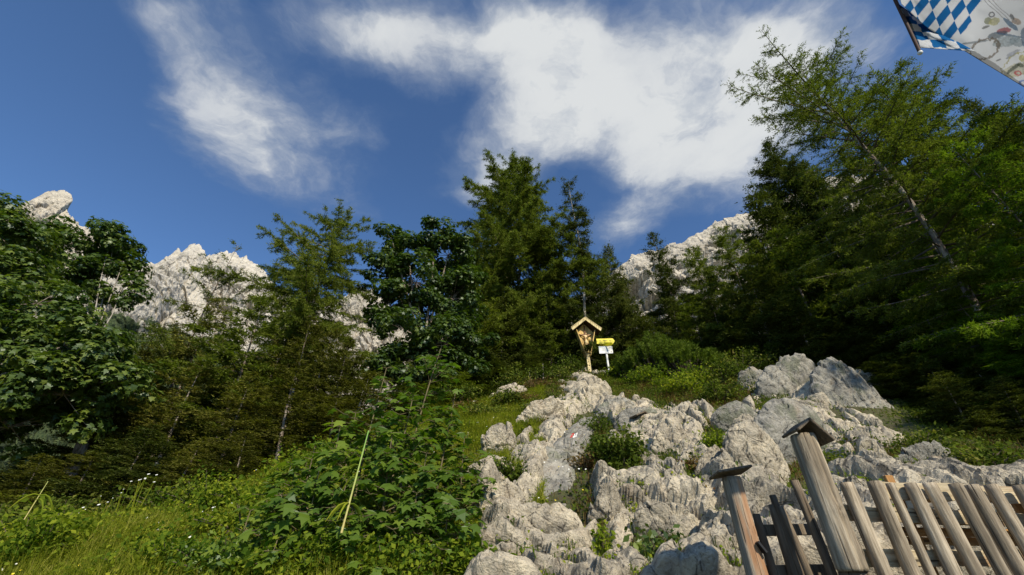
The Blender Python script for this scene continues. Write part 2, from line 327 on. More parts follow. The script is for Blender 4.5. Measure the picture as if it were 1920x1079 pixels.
edge = np.minimum.reduce([sstep(-3.4, -2.6, x), 1 - sstep(13.4, 14.5, x), sstep(4.1, 4.4, y), 1 - sstep(19.5, 20.6, y)])
RD = rd + .27 + .13 * sstep(840, 930, v_) - cover - .55 * sstep(1640, 1760, u_) * (1 - sstep(885, 905, v_)) - (1 - edge) * 1.0
_ax, _ay, _bx, _by = 1035, 985, 1108, 795                    # the long smooth slab and other single rocks stand free of the bedrock
_t = np.clip(((u_ - _ax) * (_bx - _ax) + (v_ - _ay) * (_by - _ay)) / ((_bx - _ax) ** 2 + (_by - _ay) ** 2), 0, 1)
RD = RD - .6 * np.exp(-((np.hypot(u_ - _ax - _t * (_bx - _ax), v_ - _ay - _t * (_by - _ay))) / (56 - 26 * _t)) ** 4)
for (a, b, ru, rv) in [(1490, 835, 60, 50), (1480, 722, 44, 34), (1620, 785, 70, 50)]: RD = RD - .25 * np.exp(-(((u_ - a) / ru) ** 2 + ((v_ - b) / rv) ** 2) ** 2)
_r = RD.reshape(nx, ny)
for _ in range(1):
    _r[1:-1] = (_r[:-2] + 6 * _r[1:-1] + _r[2:]) / 8; _r[:, 1:-1] = (_r[:, :-2] + 6 * _r[:, 1:-1] + _r[:, 2:]) / 8
RD = _r.ravel()
DIR = unit(np.array([-.05, -.62, .78]))
RP = B0 + DIR * np.clip(RD, -1.2, 2)[:, None]
RP[:, 0] += .04 * fbm(B0 * 2.1, 3, 95)
o = link('rocky_slope', mesh_np('rocky_slope', RP, gridF(nx, ny), M_ROCK, False)); props(o, kind='structure')
ROCKMASK = (RD.reshape(nx, ny), rx, ry)
_c = _r.copy()
for _ in range(26):
    _c[1:-1] = (_c[:-2] + _c[1:-1] + _c[2:]) / 3; _c[:, 1:-1] = (_c[:, :-2] + _c[:, 1:-1] + _c[:, 2:]) / 3
CREV = (_c - _r).ravel()
def rock_cover(x, y):                           # how far the rock stands above the soil at (x, y)
    i = np.clip((x + 3.4) / 17.9 * (nx - 1), 0, nx - 1).astype(int); s = np.clip((y - 4.1) / 16.5, 0, 1) ** (1 / 1.15)
    j = np.clip(s * (ny - 1), 0, ny - 1).astype(int); r = ROCKMASK[0][i, j]
    return np.where((x < -3.4) | (x > 14.5) | (y < 4.1) | (y > 20.6), -1, r)

# ------------------------------------------------------------------ mountains
def mountain(name, ridge, Y0, seed, depth=.55, foot=-60, nu=420, nv=260, amp=24, back=.6, green=None, lean=0.0):
    r = np.array(ridge, float); seg = np.concatenate([[0], np.cumsum(np.hypot(np.diff(r[:, 0]), np.diff(r[:, 1])))])
    s = np.linspace(0, seg[-1], nu); uu = np.interp(s, seg, r[:, 0]); vv = np.interp(s, seg, r[:, 1]); yy = np.interp(s, seg, r[:, 2] if r.shape[1] > 2 else Y0 + 0 * seg)
    T = np.array([at(a, b, c) for a, b, c in zip(uu, vv, yy)])
    _q = np.stack([s / 9.0, 0 * s, 0 * s + seed], 1); T[:, 2] += Y0 * .0075 * (fbm(_q, 4, seed + 30, .6) + .7 * (blocky(_q * .5, seed + 31)))
    h = T[:, 2] - foot
    f = np.concatenate([-np.linspace(.35, .02, 16), np.linspace(0, 1, nv) ** 1.25]); nv = len(f)
    tow = unit(-np.stack([T[:, 0] * .55 + lean * T[:, 1], T[:, 1], 0 * T[:, 0]], 1))
    dn = np.abs(f)[None, :] * h[:, None]; fw = np.where(f < 0, -back, depth)[None, :] * dn * (1 + .5 * np.abs(f)[None, :])
    P = T[:, None, :] + tow[:, None, :] * fw[:, :, None]; P[:, :, 2] -= dn
    P = P.reshape(-1, 3); fade = np.tile(sstep(0, .22, f), nu)[:, None] * .96 + .04
    Q = P / 100.0; Wq = Q + .25 * np.stack([fbm(Q, 3, seed), fbm(Q, 3, seed + 1), fbm(Q, 3, seed + 2)], 1)
    A = np.stack([Wq[:, 0] * .8 + Wq[:, 2] * .6, Wq[:, 1], Wq[:, 2] * .5 - Wq[:, 0] * .35], 1)
    d = 1.0 * fbm(A * .9, 5, seed + 5, .55, True) + .85 * blocky(A * 1.6, seed + 9) + .34 * blocky(A * 4.0, seed + 11) + .11 * blocky(A * 10, seed + 13) + .06 * fbm(Q * 22, 3, seed + 15)
    nrm = unit(np.repeat(tow, nv, axis=0) + np.array([0, 0, .35]))
    P = P + nrm * (d[:, None] * amp) * fade
    P += np.stack([fbm(Q * 14, 3, seed + 20), 0 * d, fbm(Q * 14, 3, seed + 21)], 1) * amp * .14
    me = mesh_np(name, P, gridF(nu, nv)[:, ::-1], green or M_MTN, False)
    return props(link(name, me), kind='structure')
m, t = newmat('mountain with dwarf pine'); g_ = nd(t, 'ShaderNodeNewGeometry'); sp_ = nd(t, 'ShaderNodeSeparateXYZ', {0: g_.outputs['Position']})
src = M_MTN.node_tree
# same limestone, scrub below an uneven line
a_ = noise(t, g_.outputs['Position'], .022, 6, .62, .6); b2 = noise(t, g_.outputs['Position'], .12, 6, .7)
col = mixc(t, .5, ramp(t, a_, [(.30, (.20, .19, .175)), (.46, (.36, .33, .28)), (.62, (.56, .51, .42))]), ramp(t, b2, [(.3, (.16, .15, .135)), (.43, (.42, .385, .33)), (.6, (.62, .57, .48))]))
hz = nd(t, 'ShaderNodeMath', {0: noise(t, g_.outputs['Position'], .011, 6, .65), 1: 330.0, 2: mrange(t, b2, 0, 1, 0, 90)}, operation='MULTIPLY_ADD').outputs[0]
ln = nd(t, 'ShaderNodeMath', {0: sp_.outputs[2], 1: hz}, operation='SUBTRACT').outputs[0]
gm = mrange(t, ln, 105, 90)
col = mixc(t, gm, col, ramp(t, noise(t, g_.outputs['Position'], .3, 4, .7), [(.4, (.025, .045, .014)), (.6, (.075, .10, .032))]))
bb = nd(t, 'ShaderNodeBump', {'Height': b2, 'Strength': .9, 'Distance': 4.0})
pp = nd(t, 'ShaderNodeBsdfPrincipled', {'Base Color': col, 'Roughness': .95, 'Normal': bb.outputs[0]}); nd(t, 'ShaderNodeOutputMaterial', {0: pp.outputs[0]}); M_MTNG = m
mountain('mountain', [(-260, 470), (-100, 440), (0, 418), (40, 396), (58, 376), (80, 366), (96, 357), (122, 358), (134, 364), (137, 376), (126, 390), (134, 404), (140, 415), (165, 430), (178, 432), (200, 437), (230, 468), (280, 560), (330, 640)], 1000, 100, amp=34)
mountain('mountain', [(-60, 640), (60, 600), (150, 545), (215, 512), (250, 496), (272, 493), (290, 496), (312, 484), (326, 476), (333, 467), (341, 474), (350, 465), (360, 459), (372, 458), (381, 466), (384, 482), (383, 500), (378, 530), (382, 560), (400, 620), (420, 700)], 650, 200, amp=26, green=M_MTNG)
mountain('mountain', [(330, 520), (370, 495), (392, 478), (415, 472), (440, 473), (462, 482), (480, 496), (505, 522), (530, 546), (560, 562), (585, 566), (612, 558), (630, 556), (650, 590), (680, 640)], 850, 300, amp=36, green=M_MTNG)
mountain('mountain', [(560, 640), (600, 600), (622, 575), (640, 560), (655, 550), (668, 540), (684, 537), (700, 545), (720, 560), (760, 600), (820, 640), (900, 660), (1000, 690)], 950, 400, amp=34)
mountain('mountain', [(960, 660), (1010, 620), (1060, 580), (1100, 545), (1140, 520), (1168, 494), (1185, 478), (1205, 472), (1240, 466), (1262, 460), (1285, 452), (1300, 440), (1325, 430), (1345, 414), (1362, 410), (1385, 404), (1410, 398), (1450, 380), (1500, 350), (1560, 330), (1650, 330)], 600, 500, amp=29)
# ------------------------------------------------------------------ trees
def bark_mat(name, a, b, lich=.4):
    m, t = newmat(name); g = nd(t, 'ShaderNodeNewGeometry'); v = nd(t, 'ShaderNodeMapping', {'Vector': g.outputs['Position'], 'Scale': (9, 9, 3)}).outputs[0]
    n1_ = noise(t, v, 1.5, 5, .7); col = ramp(t, n1_, [(.35, a), (.62, b)])
    col = mixc(t, mrange(t, noise(t, v, .5, 4, .6), .5, .6, 0, lich), col, (.42, .39, .33))
    p = nd(t, 'ShaderNodeBsdfPrincipled', {'Base Color': col, 'Roughness': .95, 'Normal': nd(t, 'ShaderNodeBump', {'Height': n1_, 'Strength': .8, 'Distance': .03}).outputs[0]})
    nd(t, 'ShaderNodeOutputMaterial', {0: p.outputs[0]}); return m
M_BARK = bark_mat('bark', (.10, .075, .055), (.24, .19, .15)); M_TWIG = plain_mat('twig bark', (.11, .085, .06), .95, var=.3)
M_BARKM = bark_mat('mottled bark', (.09, .07, .055), (.26, .20, .16), .55)
M_BARKP = bark_mat('pale bark', (.2, .17, .14), (.42, .38, .32), .6)
LARCH = leaf_mat('larch needles', (.075, .10, .016), (.145, .18, .03), (.22, .24, .045), .34)
LARCHG = leaf_mat('fresh larch needles', (.06, .11, .010), (.14, .21, .018), (.21, .29, .03), .38)
SPRUCE = leaf_mat('spruce needles', (.034, .048, .012), (.082, .10, .021), (.15, .16, .034), .22)
SPRUCEO = leaf_mat('olive spruce needles', (.060, .066, .014), (.14, .142, .028), (.24, .22, .05), .24)
MAPLE = leaf_mat('maple leaves', (.032, .064, .011), (.080, .125, .018), (.17, .21, .03), .3, gloss=.03)
MAPLEY = leaf_mat('young maple leaves', (.06, .115, .013), (.125, .195, .022), (.22, .28, .035), .42, gloss=.02)
PINE = leaf_mat('dwarf pine needles', (.06, .095, .014), (.13, .18, .028), (.2, .25, .04), .25)

def tubes(A, B, ra, rb, n=4):                    # many tapered sticks as one mesh
    A = np.asarray(A, float); B = np.asarray(B, float); d = unit(B - A); k = len(A)
    ref = np.where(np.abs(d[:, 2:3]) < .9, [[0, 0, 1.]], [[1., 0, 0]]); s = unit(np.cross(d, ref)); q = np.cross(d, s)
    an = np.arange(n) * 2 * math.pi / n; V = []
    for P, r in ((A, ra), (B, rb)):
        r = np.broadcast_to(r, (k,))[:, None, None]
        V.append(P[:, None] + r * (s[:, None] * np.cos(an)[None, :, None] + q[:, None] * np.sin(an)[None, :, None]))
    V = np.stack(V, 1).reshape(-1, 3); b = np.arange(k)[:, None] * 2 * n; j = np.arange(n)[None]; j2 = (j + 1) % n
    F = np.stack([(b + j), (b + j2), (b + n + j2), (b + n + j)], -1).reshape(-1, 4)
    return V, F
def catVF(L):
    o = 0; Vs = []; Fs = []
    for V, F in L:
        Vs.append(V); Fs.append(F + o); o += len(V)
    return np.concatenate(Vs), np.concatenate(Fs)
def chain(P, r, n=7):                            # a smooth tapered tube through points
    P = np.asarray(P, float); T = unit(np.gradient(P, axis=0)); ref = np.array([0, 1., .13]) if abs(T[0, 2]) > .5 else np.array([0, 0, 1.])
    s = unit(np.cross(T, ref)); q = np.cross(T, s); an = np.arange(n) * 2 * math.pi / n
    V = P[:, None] + np.asarray(r, float)[:, None, None] * (s[:, None] * np.cos(an)[None, :, None] + q[:, None] * np.sin(an)[None, :, None])
    F = []
    for i in range(len(P) - 1):
        for j in range(n): F.append((i * n + j, i * n + (j + 1) % n, (i + 1) * n + (j + 1) % n, (i + 1) * n + j))
    return V.reshape(-1, 3), np.array(F)
def blades(P, D, ln, w, rng, spread=1.0):        # thin triangles from P about direction D
    k = len(P); pr = rng.normal(size=(k, 3)); pr = unit(pr - (pr * D).sum(1, keepdims=True) * D)
    d = unit(D * .55 + pr * spread); L = ln * rng.uniform(.6, 1.25, (k, 1))
    sd = unit(np.cross(d, rng.normal(size=(k, 3)))) * (w * .5)
    V = np.stack([P - sd, P + sd, P + d * L], 1).reshape(-1, 3)
    return V, np.arange(3 * k).reshape(-1, 3)
def conifer(H, Rm, seed, kind='spruce', t0=.06, per_m=9, nl=.15, nw=.035, dens=1.0, lean=(0, 0), gap=0.0, prof=None, asym=(0, 0)):
    rng = np.random.default_rng(seed); larch = kind == 'larch'
    nb = int(H * (1 - t0) * per_m * 1.2); t = t0 + (1 - t0) * (np.arange(nb) + rng.uniform(0, 1, nb)) / nb
    az = np.arange(nb) * 2.39996 + rng.normal(0, .35, nb)
    q = (t - t0) / (1 - t0)
    pf = (np.interp(q, *prof) if prof else ((1 - q) ** (.72 if larch else .85)) * sstep(-.25, .12, q)) * (1 - .0 * q) + .03
    L = Rm * pf * rng.uniform(.55, 1.12, nb) * (1 + .22 * np.sin(az * 2 + 9 * t) + .15 * rng.normal(size=nb)); L = np.maximum(L, .10)
    L *= 1 + asym[0] * np.cos(az) + asym[1] * np.sin(az)
    keep = rng.uniform(0, 1, nb) > gap; L, t, az, q = L[keep], t[keep], az[keep], q[keep]; nb = len(L)
    e0 = (np.interp(q, [0, .5, .85, 1], [-.12, .12, .6, 1.3]) if larch else np.interp(q, [0, .5, .9, 1], [-.38, -.1, .45, 1.3])) + rng.normal(0, .12, nb)
    cv = (.05 if larch else .16) + rng.normal(0, .06, nb) - (.10 if larch else 0)
    hd = np.stack([np.cos(az), np.sin(az), 0 * az], 1); wob = rng.normal(0, .10, nb)
    def trunkP(h): return np.stack([lean[0] * h / H + .009 * H * np.sin(h * .55 + seed), lean[1] * h / H + .009 * H * np.cos(h * .45), h], -1)
    O = trunkP(t * H)
    def bp(i, s):
        sd = np.stack([-hd[i, 1], hd[i, 0], 0 * s], 1)
        P = O[i] + hd[i] * (L[i] * s)[:, None] + sd * (wob[i] * L[i] * s * s)[:, None]; P[:, 2] += np.minimum(L[i] * np.tan(np.clip(e0[i], -1, 1.2)), (1 - t[i]) * H + .25) * s + L[i] * (cv[i] * s * s - (.0 if larch else .25) * s * (1 - s) * .5); return P
    ss = np.linspace(0, 1, 5); W_ = []
    ib = np.arange(nb)
    for a, b in zip(ss[:-1], ss[1:]):
        r0 = np.clip(L * .013, .006, .05) * (1 - a * .85); r1 = np.clip(L * .013, .006, .05) * (1 - b * .85)
        W_.append(tubes(bp(ib, np.full(nb, a)), bp(ib, np.full(nb, b)), r0, r1, 3))
    # side twigs
    n2 = np.maximum(3, (L / (.12 if larch else .10) * (nl / .15) ** -.35).astype(int)); i2 = np.repeat(ib, n2); s2 = rng.uniform(.12, 1, len(i2)) ** .85
    side = rng.choice([-1, 1], len(i2)); P2_ = bp(i2, s2); Pn = bp(i2, np.minimum(s2 + .05, 1.05)); bd_ = unit(Pn - P2_)
    sdv = np.stack([-hd[i2, 1], hd[i2, 0], 0 * s2], 1) * side[:, None]
    l2 = (.10 + .42 * L[i2] * (1 - s2 * .9) * rng.uniform(.35, 1, len(i2))); l2 = np.minimum(l2, 1.3)
    d2 = unit(bd_ * .75 + sdv * rng.uniform(.5, 1.1, (len(i2), 1)) + np.array([0, 0, 1.]) * rng.normal(-.32 if larch else -.22, .3, (len(i2), 1)))
    W_.append(tubes(P2_, P2_ + d2 * l2[:, None] * .85, .006, .003, 3))
    # needle blades along twigs and outer branch
    k3 = np.maximum(2, (l2 / nl * (20 if larch else 24) * dens).astype(int)); i3 = np.repeat(np.arange(len(i2)), k3); s3 = rng.uniform(0, 1, len(i3))
    P3 = P2_[i3] + d2[i3] * (l2[i3] * s3)[:, None]; P3[:, 2] -= (.22 if not larch else .10) * l2[i3] * s3 ** 2
    k4 = np.maximum(3, (L / nl * 9 * dens).astype(int)); i4 = np.repeat(ib, k4); s4 = rng.uniform(.15, 1.03, len(i4)); P4 = bp(i4, s4)
    D4 = unit(bp(i4, s4 + .05) - P4)
    P = np.concatenate([P3, P4]); D = np.concatenate([d2[i3], D4])
    # third-order sprigs: shift half the blades sideways into short hanging sprigs
    m_ = rng.uniform(0, 1, len(P)) < .55; j = rng.normal(size=(len(P), 3)) * np.array([1, 1, .6]) * nl * (.55 if larch else .9); j[:, 2] -= nl * .35
    P = P + j * m_[:, None]
    CV, CF = blades(P, D, nl, nw, rng, .62 if larch else .7)
    hs = np.linspace(-.4, H, 12); tr = max(.03, H * .0078) * (1 - np.clip(hs, 0, H) / H * .93)
    return chain(trunkP(hs), tr, 8), catVF(W_), (CV, CF)
def add_conifer(name, label, loc, spec, mat, cat='tree', group=None, bark=None):
    tr, wd, cr_ = conifer(**spec)
    e = empty(name, loc); props(e, label, cat, group)
    V, F = catVF([tr, wd]); me = mesh_np('trunk', V, F, bark or M_BARK, True); me.materials.append(M_TWIG)
    me.polygons.foreach_set('material_index', np.repeat([0, 1], [len(tr[1]), len(wd[1])]).astype(np.int32)); link('trunk', me, e)
    link('crown', mesh_np('crown', *cr_, mat), e); return e
def spot(u, v, Y):
    p = at(u, v, Y); z = float(ground_z(p[0], p[1])[0]); return p[0], p[1], z, p[2] - z
NLP = .085                                        # blade length grows with distance: about two rendered pixels
def hero(name, label, u, v, Y, Rm, kind, mat, seed, group=None, bark=None, dens=1.0, **kw):
    x, y, z, H = spot(u, v, Y); dist = math.hypot(x, y, ) * 1.1
    nl = kw.pop('nl', max(.05, .0058 * dist)); nw = kw.pop('nw', nl * .27)
    return add_conifer(name, label, (x, y, z), dict(H=H, Rm=Rm, seed=seed, kind=kind, nl=nl, nw=nw, dens=dens, **kw), mat, group=group, bark=bark)
G_L = 'larches on the slope'; G_S = 'spruces on the slope'
hero('larch_tree', 'larch with dark trunk and airy crown against blue sky, left of the central maple', 643, 412, 14, 2.3, 'larch', LARCH, 1, G_L, per_m=15, dens=.9, prof=([0, .3, .6, .85, 1], [.8, 1.15, 1.0, .62, .12]), asym=(-.15, 0))
hero('larch_tree', 'thin leaning larch with bare-looking boughs in front of the pale left rock peaks', 447, 462, 12.5, 1.9, 'larch', LARCH, 2, G_L, per_m=5, dens=.55, gap=.25, prof=([0, .4, .8, 1], [1.2, 1, .5, .1]), asym=(.2, 0))
hero('larch_tree', 'tallest larch in the middle, its rounded feathery top against the big cloud', 968, 306, 21, 4.3, 'larch', LARCH, 3, G_L, per_m=10, dens=1.15, prof=([0, .3, .6, .8, .93, 1], [1, 1.1, .85, .60, .30, .05]))
hero('spruce_tree', 'slender sparse spruce with a pale bare trunk showing, right of the tallest middle larch', 1070, 342, 18.8, 1.5, 'spruce', SPRUCE, 4, G_S, M_BARKP, dens=.9, per_m=8, gap=.22, prof=([0, .3, .6, .85, 1], [1.1, 1, .8, .6, .2]))
hero('larch_tree', 'big leaning-looking larch at right with long wispy boughs and a pale trunk showing', 1505, 125, 9, 2.7, 'larch', LARCH, 5, G_L, M_BARKM, per_m=11, dens=.5, prof=([0, .2, .5, .8, .93, 1], [.7, 1, 1, .80, .52, .15]))
hero('larch_tree', 'larch with upright wispy tips just below the flag', 1650, 165, 9.8, 2.4, 'larch', LARCH, 6, G_L, per_m=9, dens=.7, prof=([0, .2, .5, .8, .93, 1], [.7, 1, 1, .75, .42, .12]))
hero('larch_tree', 'bright fresh green larch with drooping sprays at the right edge', 1790, 285, 7.2, 2.7, 'larch', LARCHG, 7, G_L, per_m=10, dens=.95)
hero('larch_tree', 'bright green larch farther right, cut by the right edge of the picture', 1925, 330, 6.9, 2.4, 'larch', LARCHG, 8, G_L, per_m=10, dens=.95)
hero('larch_tree', 'light green larch in front of the dark spruces below the right rock ridge', 1352, 432, 17, 3.0, 'larch', LARCH, 9, G_L, per_m=8)
hero('spruce_tree', 'tall dark narrow spruce left of the big leaning-looking larch', 1437, 268, 20, 4.6, 'spruce', SPRUCE, 10, G_S, per_m=9, dens=1.2)
hero('spruce_tree', 'spruce with a flat-branched dark top before the right rock ridge', 1226, 440, 22, 2.6, 'spruce', SPRUCE, 11, G_S, M_BARKM, per_m=8, gap=.15, dens=1.0)
hero('larch_tree', 'thin larch with pale bare stem below the right rock ridge', 1300, 470, 21, 2.6, 'larch', LARCH, 12, G_L, M_BARKP, per_m=8, dens=1.0)
hero('spruce_tree', 'dark bushy spruce top above the signpost, between the sparse spruce and the right ridge', 1140, 466, 22, 2.6, 'spruce', SPRUCE, 13, G_S, per_m=9, dens=1.1)
hero('spruce_tree', 'dark spruce tip rising behind the bright larches below the flag', 1808, 188, 13, 2.6, 'spruce', SPRUCE, 14, G_S, per_m=9, dens=1.1)
hero('spruce_tree', 'dark spruce tip at the right edge under the flag', 1900, 216, 12.5, 2.5, 'spruce', SPRUCE, 15, G_S, per_m=9, dens=1.1)
hero('spruce_tree', 'green spruce shouldering the tallest larch on its left side', 898, 425, 20, 3.7, 'spruce', LARCH, 16, G_S, per_m=8)
# spruces of one growth form, copied with their parts; each stands in its own place
VARS = {}
def variant(key, mat, kind, seed, **kw):
    e = add_conifer('spruce_tree' if kind == 'spruce' else 'larch_tree', '', (0, 0, 0), dict(H=6.0, Rm=1.5, seed=seed, kind=kind, nl=.10, nw=.03, **kw), mat); VARS[key] = [e, False]
variant('a', SPRUCE, 'spruce', 21, per_m=13, t0=.02); variant('b', SPRUCE, 'spruce', 22, per_m=12, t0=.05, gap=.1); variant('c', SPRUCEO, 'spruce', 23, per_m=9, t0=.0, gap=.15, asym=(.2, .1))
variant('d', SPRUCEO, 'larch', 24, per_m=9, t0=.0, gap=.15, asym=(-.2, .15)); variant('e', LARCH, 'larch', 25, per_m=11, t0=.03); variant('f', LARCHG, 'larch', 26, per_m=11, t0=.0)
_rz = random.Random(5)
def put(key, label, u, v, Y, Rm, group):
    x, y, z, H = spot(u, v, Y); H = max(H, 1.2); V = VARS[key]
    if not V[1]: e = V[0]; V[1] = True
    else: e = copy_tree(V[0])
    e['label'] = label; e['group'] = group; e.location = (x, y, z - .15); e.rotation_euler = (0, 0, _rz.uniform(0, 6.28)); e.scale = (Rm / 1.5, Rm / 1.5, H / 6.0)
GO = 'olive spruces in the lower left'; GM = 'spruces behind the shrine'; GR = 'trees at the foot of the right-hand wood'
for a in [('d', 'olive spruce under the left rock pinnacle, its top below the thin leaning larch', 415, 565, 11.6, 2.0), ('c', 'olive spruce right of the leafy maple, below the rock pinnacle', 348, 612, 12, 1.9),
          ('c', 'small olive spruce touching the right side of the left maple', 285, 650, 11, 1.5), ('e', 'greenish young larch below the trunk fork of the airy left larch', 500, 565, 11.5, 2.3),
          ('d', 'olive spruce directly under the airy left larch', 590, 600, 12.2, 2.1), ('c', 'olive spruce left of the white rock gap and the central maple', 655, 640, 12.2, 1.8),
          ('c', 'low olive spruce at the foot of the left maple', 232, 700, 10, 1.5), ('d', 'dense olive spruce in the middle of the lower left thicket', 385, 672, 10.1, 1.7),
          ('c', 'dense olive spruce above the yellow-green grass bank', 475, 700, 9.9, 1.7), ('d', 'olive spruce above the leafy saplings', 565, 690, 10.2, 1.9),
          ('c', 'squat spruce near the left edge beneath the maple', 90, 850, 8.0, 1.2), ('d', 'squat spruce right of the left-edge one, in deep shade', 180, 840, 8.2, 1.3),
          ('a', 'low dark spruce above the grey capped post in the grass', 285, 790, 8.2, 1.3), ('c', 'low spruce with fresh tips just left of the yellow-green grass bank', 375, 820, 8.2, 1.1),
          ('c', 'low spruce overhanging the tall weeds', 470, 800, 9.0, 1.1), ('d', 'low spruce behind the saplings', 640, 735, 10.8, 1.7), ('c', 'olive spruce between the airy larch trunk and the white rock gap', 622, 620, 13, 1.9), ('c', 'low olive spruce under the white rock gap', 690, 690, 12, 1.9), ('c', 'olive spruce left of the airy larch trunk', 545, 600, 12.6, 2.1), ('d', 'olive spruce at the right side of the left maple, lower than its neighbour', 300, 670, 10.8, 2.0)]: put(*a, GO)
for a in [('a', 'spruce low in the gap between central maple and tallest larch', 870, 560, 18.5, 2.2), ('b', 'dark spruce below the tallest larch', 945, 560, 18.8, 2.3), ('e', 'light larch low on the right of the tallest larch', 1022, 520, 19.5, 2.3),
          ('a', 'low spruce above the pale ledge left of the shrine', 905, 648, 16.8, 1.9), ('b', 'low spruce left of the shrine with dead stems at its foot', 985, 620, 18.6, 1.7), ('b', 'small spruce left of the shrine roof', 1040, 560, 21, 2.1),
          ('a', 'small spruce right behind the shrine', 1098, 550, 22.5, 2.2), ('b', 'spruce behind the yellow arrow sign', 1168, 520, 21.5, 2.2), ('a', 'low spruce right of the white sign', 1200, 590, 20, 2.0),
          ('b', 'low spruce between signpost and pale stems', 1255, 560, 20.5, 1.9), ('e', 'young larch above the dwarf pines', 1290, 560, 18.5, 2.1), ('a', 'low spruce at the right end of the dwarf pines', 1335, 560, 16.5, 2.1),
          ('a', 'spruce low in shade left of the tallest larch', 845, 640, 16, 1.7), ('e', 'larch filling the space between central maple and tallest larch', 905, 505, 19, 2.8), ('e', 'light larch on the right flank of the tallest larch', 1035, 455, 21.5, 2.4), ('b', 'dark spruce at the foot of the tallest larch', 975, 540, 19.6, 2.4), ('b', 'spruce with its tip right of the sparse spruce', 1100, 485, 22.4, 1.9), ('a', 'low spruce at the upper left rim of the rocks, below the tallest larch', 925, 668, 16.6, 1.9), ('e', 'low larch at the foot of the central maple', 850, 690, 14.6, 1.8), ('a', 'low spruce right behind the saplings, under the central maple', 780, 715, 13.6, 1.8), ('b', 'low dark spruce beside the dead stems', 1005, 665, 17.8, 1.5), ('a', 'low dark spruce on the rim left of the low larch', 885, 700, 15.4, 1.6), ('b', 'low spruce left of the signpost foot behind the shrine post', 1120, 630, 20.2, 1.7)]: put(*a, GM)
for a in [('a', 'dark spruce whose top stands before the end of the right rock ridge', 1408, 365, 17.5, 3.6), ('b', 'dark spruce between the narrow spruce and the big larch', 1500, 320, 18, 3.8), ('e', 'larch in front of the narrow dark spruce', 1450, 440, 14.8, 2.8),
          ('a', 'spruce with lit flat boughs above the twin boulders', 1395, 510, 14.6, 2.6), ('b', 'dark spruce below the crown of the big larch', 1540, 420, 14, 3.1), ('a', 'spruce with a banded pale trunk foot above the twin boulders', 1480, 560, 12.8, 2.0),
          ('a', 'dark spruce left of the pale larch trunk', 1610, 520, 13, 2.4), ('b', 'shaded spruce behind the grey ribbed boulder', 1560, 610, 12.4, 2.0), ('f', 'green larch sprays before the pale larch trunk', 1700, 540, 11, 2.1),
          ('a', 'shaded spruce right of the ribbed boulder', 1680, 620, 11.4, 2.0), ('b', 'shaded spruce above the fence, second from the right edge', 1775, 650, 10.2, 2.0), ('f', 'young green larch low at the right edge', 1880, 640, 8.6, 1.7),
          ('b', 'low dark spruce above the right end of the fence', 1850, 720, 8.6, 1.5), ('a', 'deep shaded spruce behind the fresh green larches', 1800, 470, 12.5, 2.8), ('b', 'deep shaded spruce at the right edge behind the larches', 1910, 480, 11.5, 2.8),
          ('a', 'spruce filling the gap under the two wispy larches', 1650, 380, 15.5, 3.0), ('e', 'larch filling the shade behind the big trunk', 1720, 420, 14, 2.8), ('a', 'dark spruce between the two wispy larches, its top under the flag', 1610, 250, 15.5, 3.6), ('b', 'dark spruce right behind the second wispy larch', 1720, 265, 14.5, 3.4), ('f', 'green larch sprays crossing the pale leaning trunk', 1700, 395, 10.4, 2.0), ('f', 'green larch low before the wood right of the ribbed boulder', 1800, 560, 9.2, 2.0), ('a', 'low shaded spruce right behind the ribbed boulder', 1668, 705, 9.9, 1.3), ('b', 'low shaded spruce above the middle of the fence', 1760, 712, 8.8, 1.3), ('a', 'small shaded spruce above the low grey rocks at the fence', 1800, 765, 7.7, .9), ('b', 'small shaded spruce above the fence at the right edge', 1890, 745, 7.3, 1.0), ('a', 'low spruce left of the twin boulders', 1370, 620, 14.5, 1.6)]: put(*a, GR)
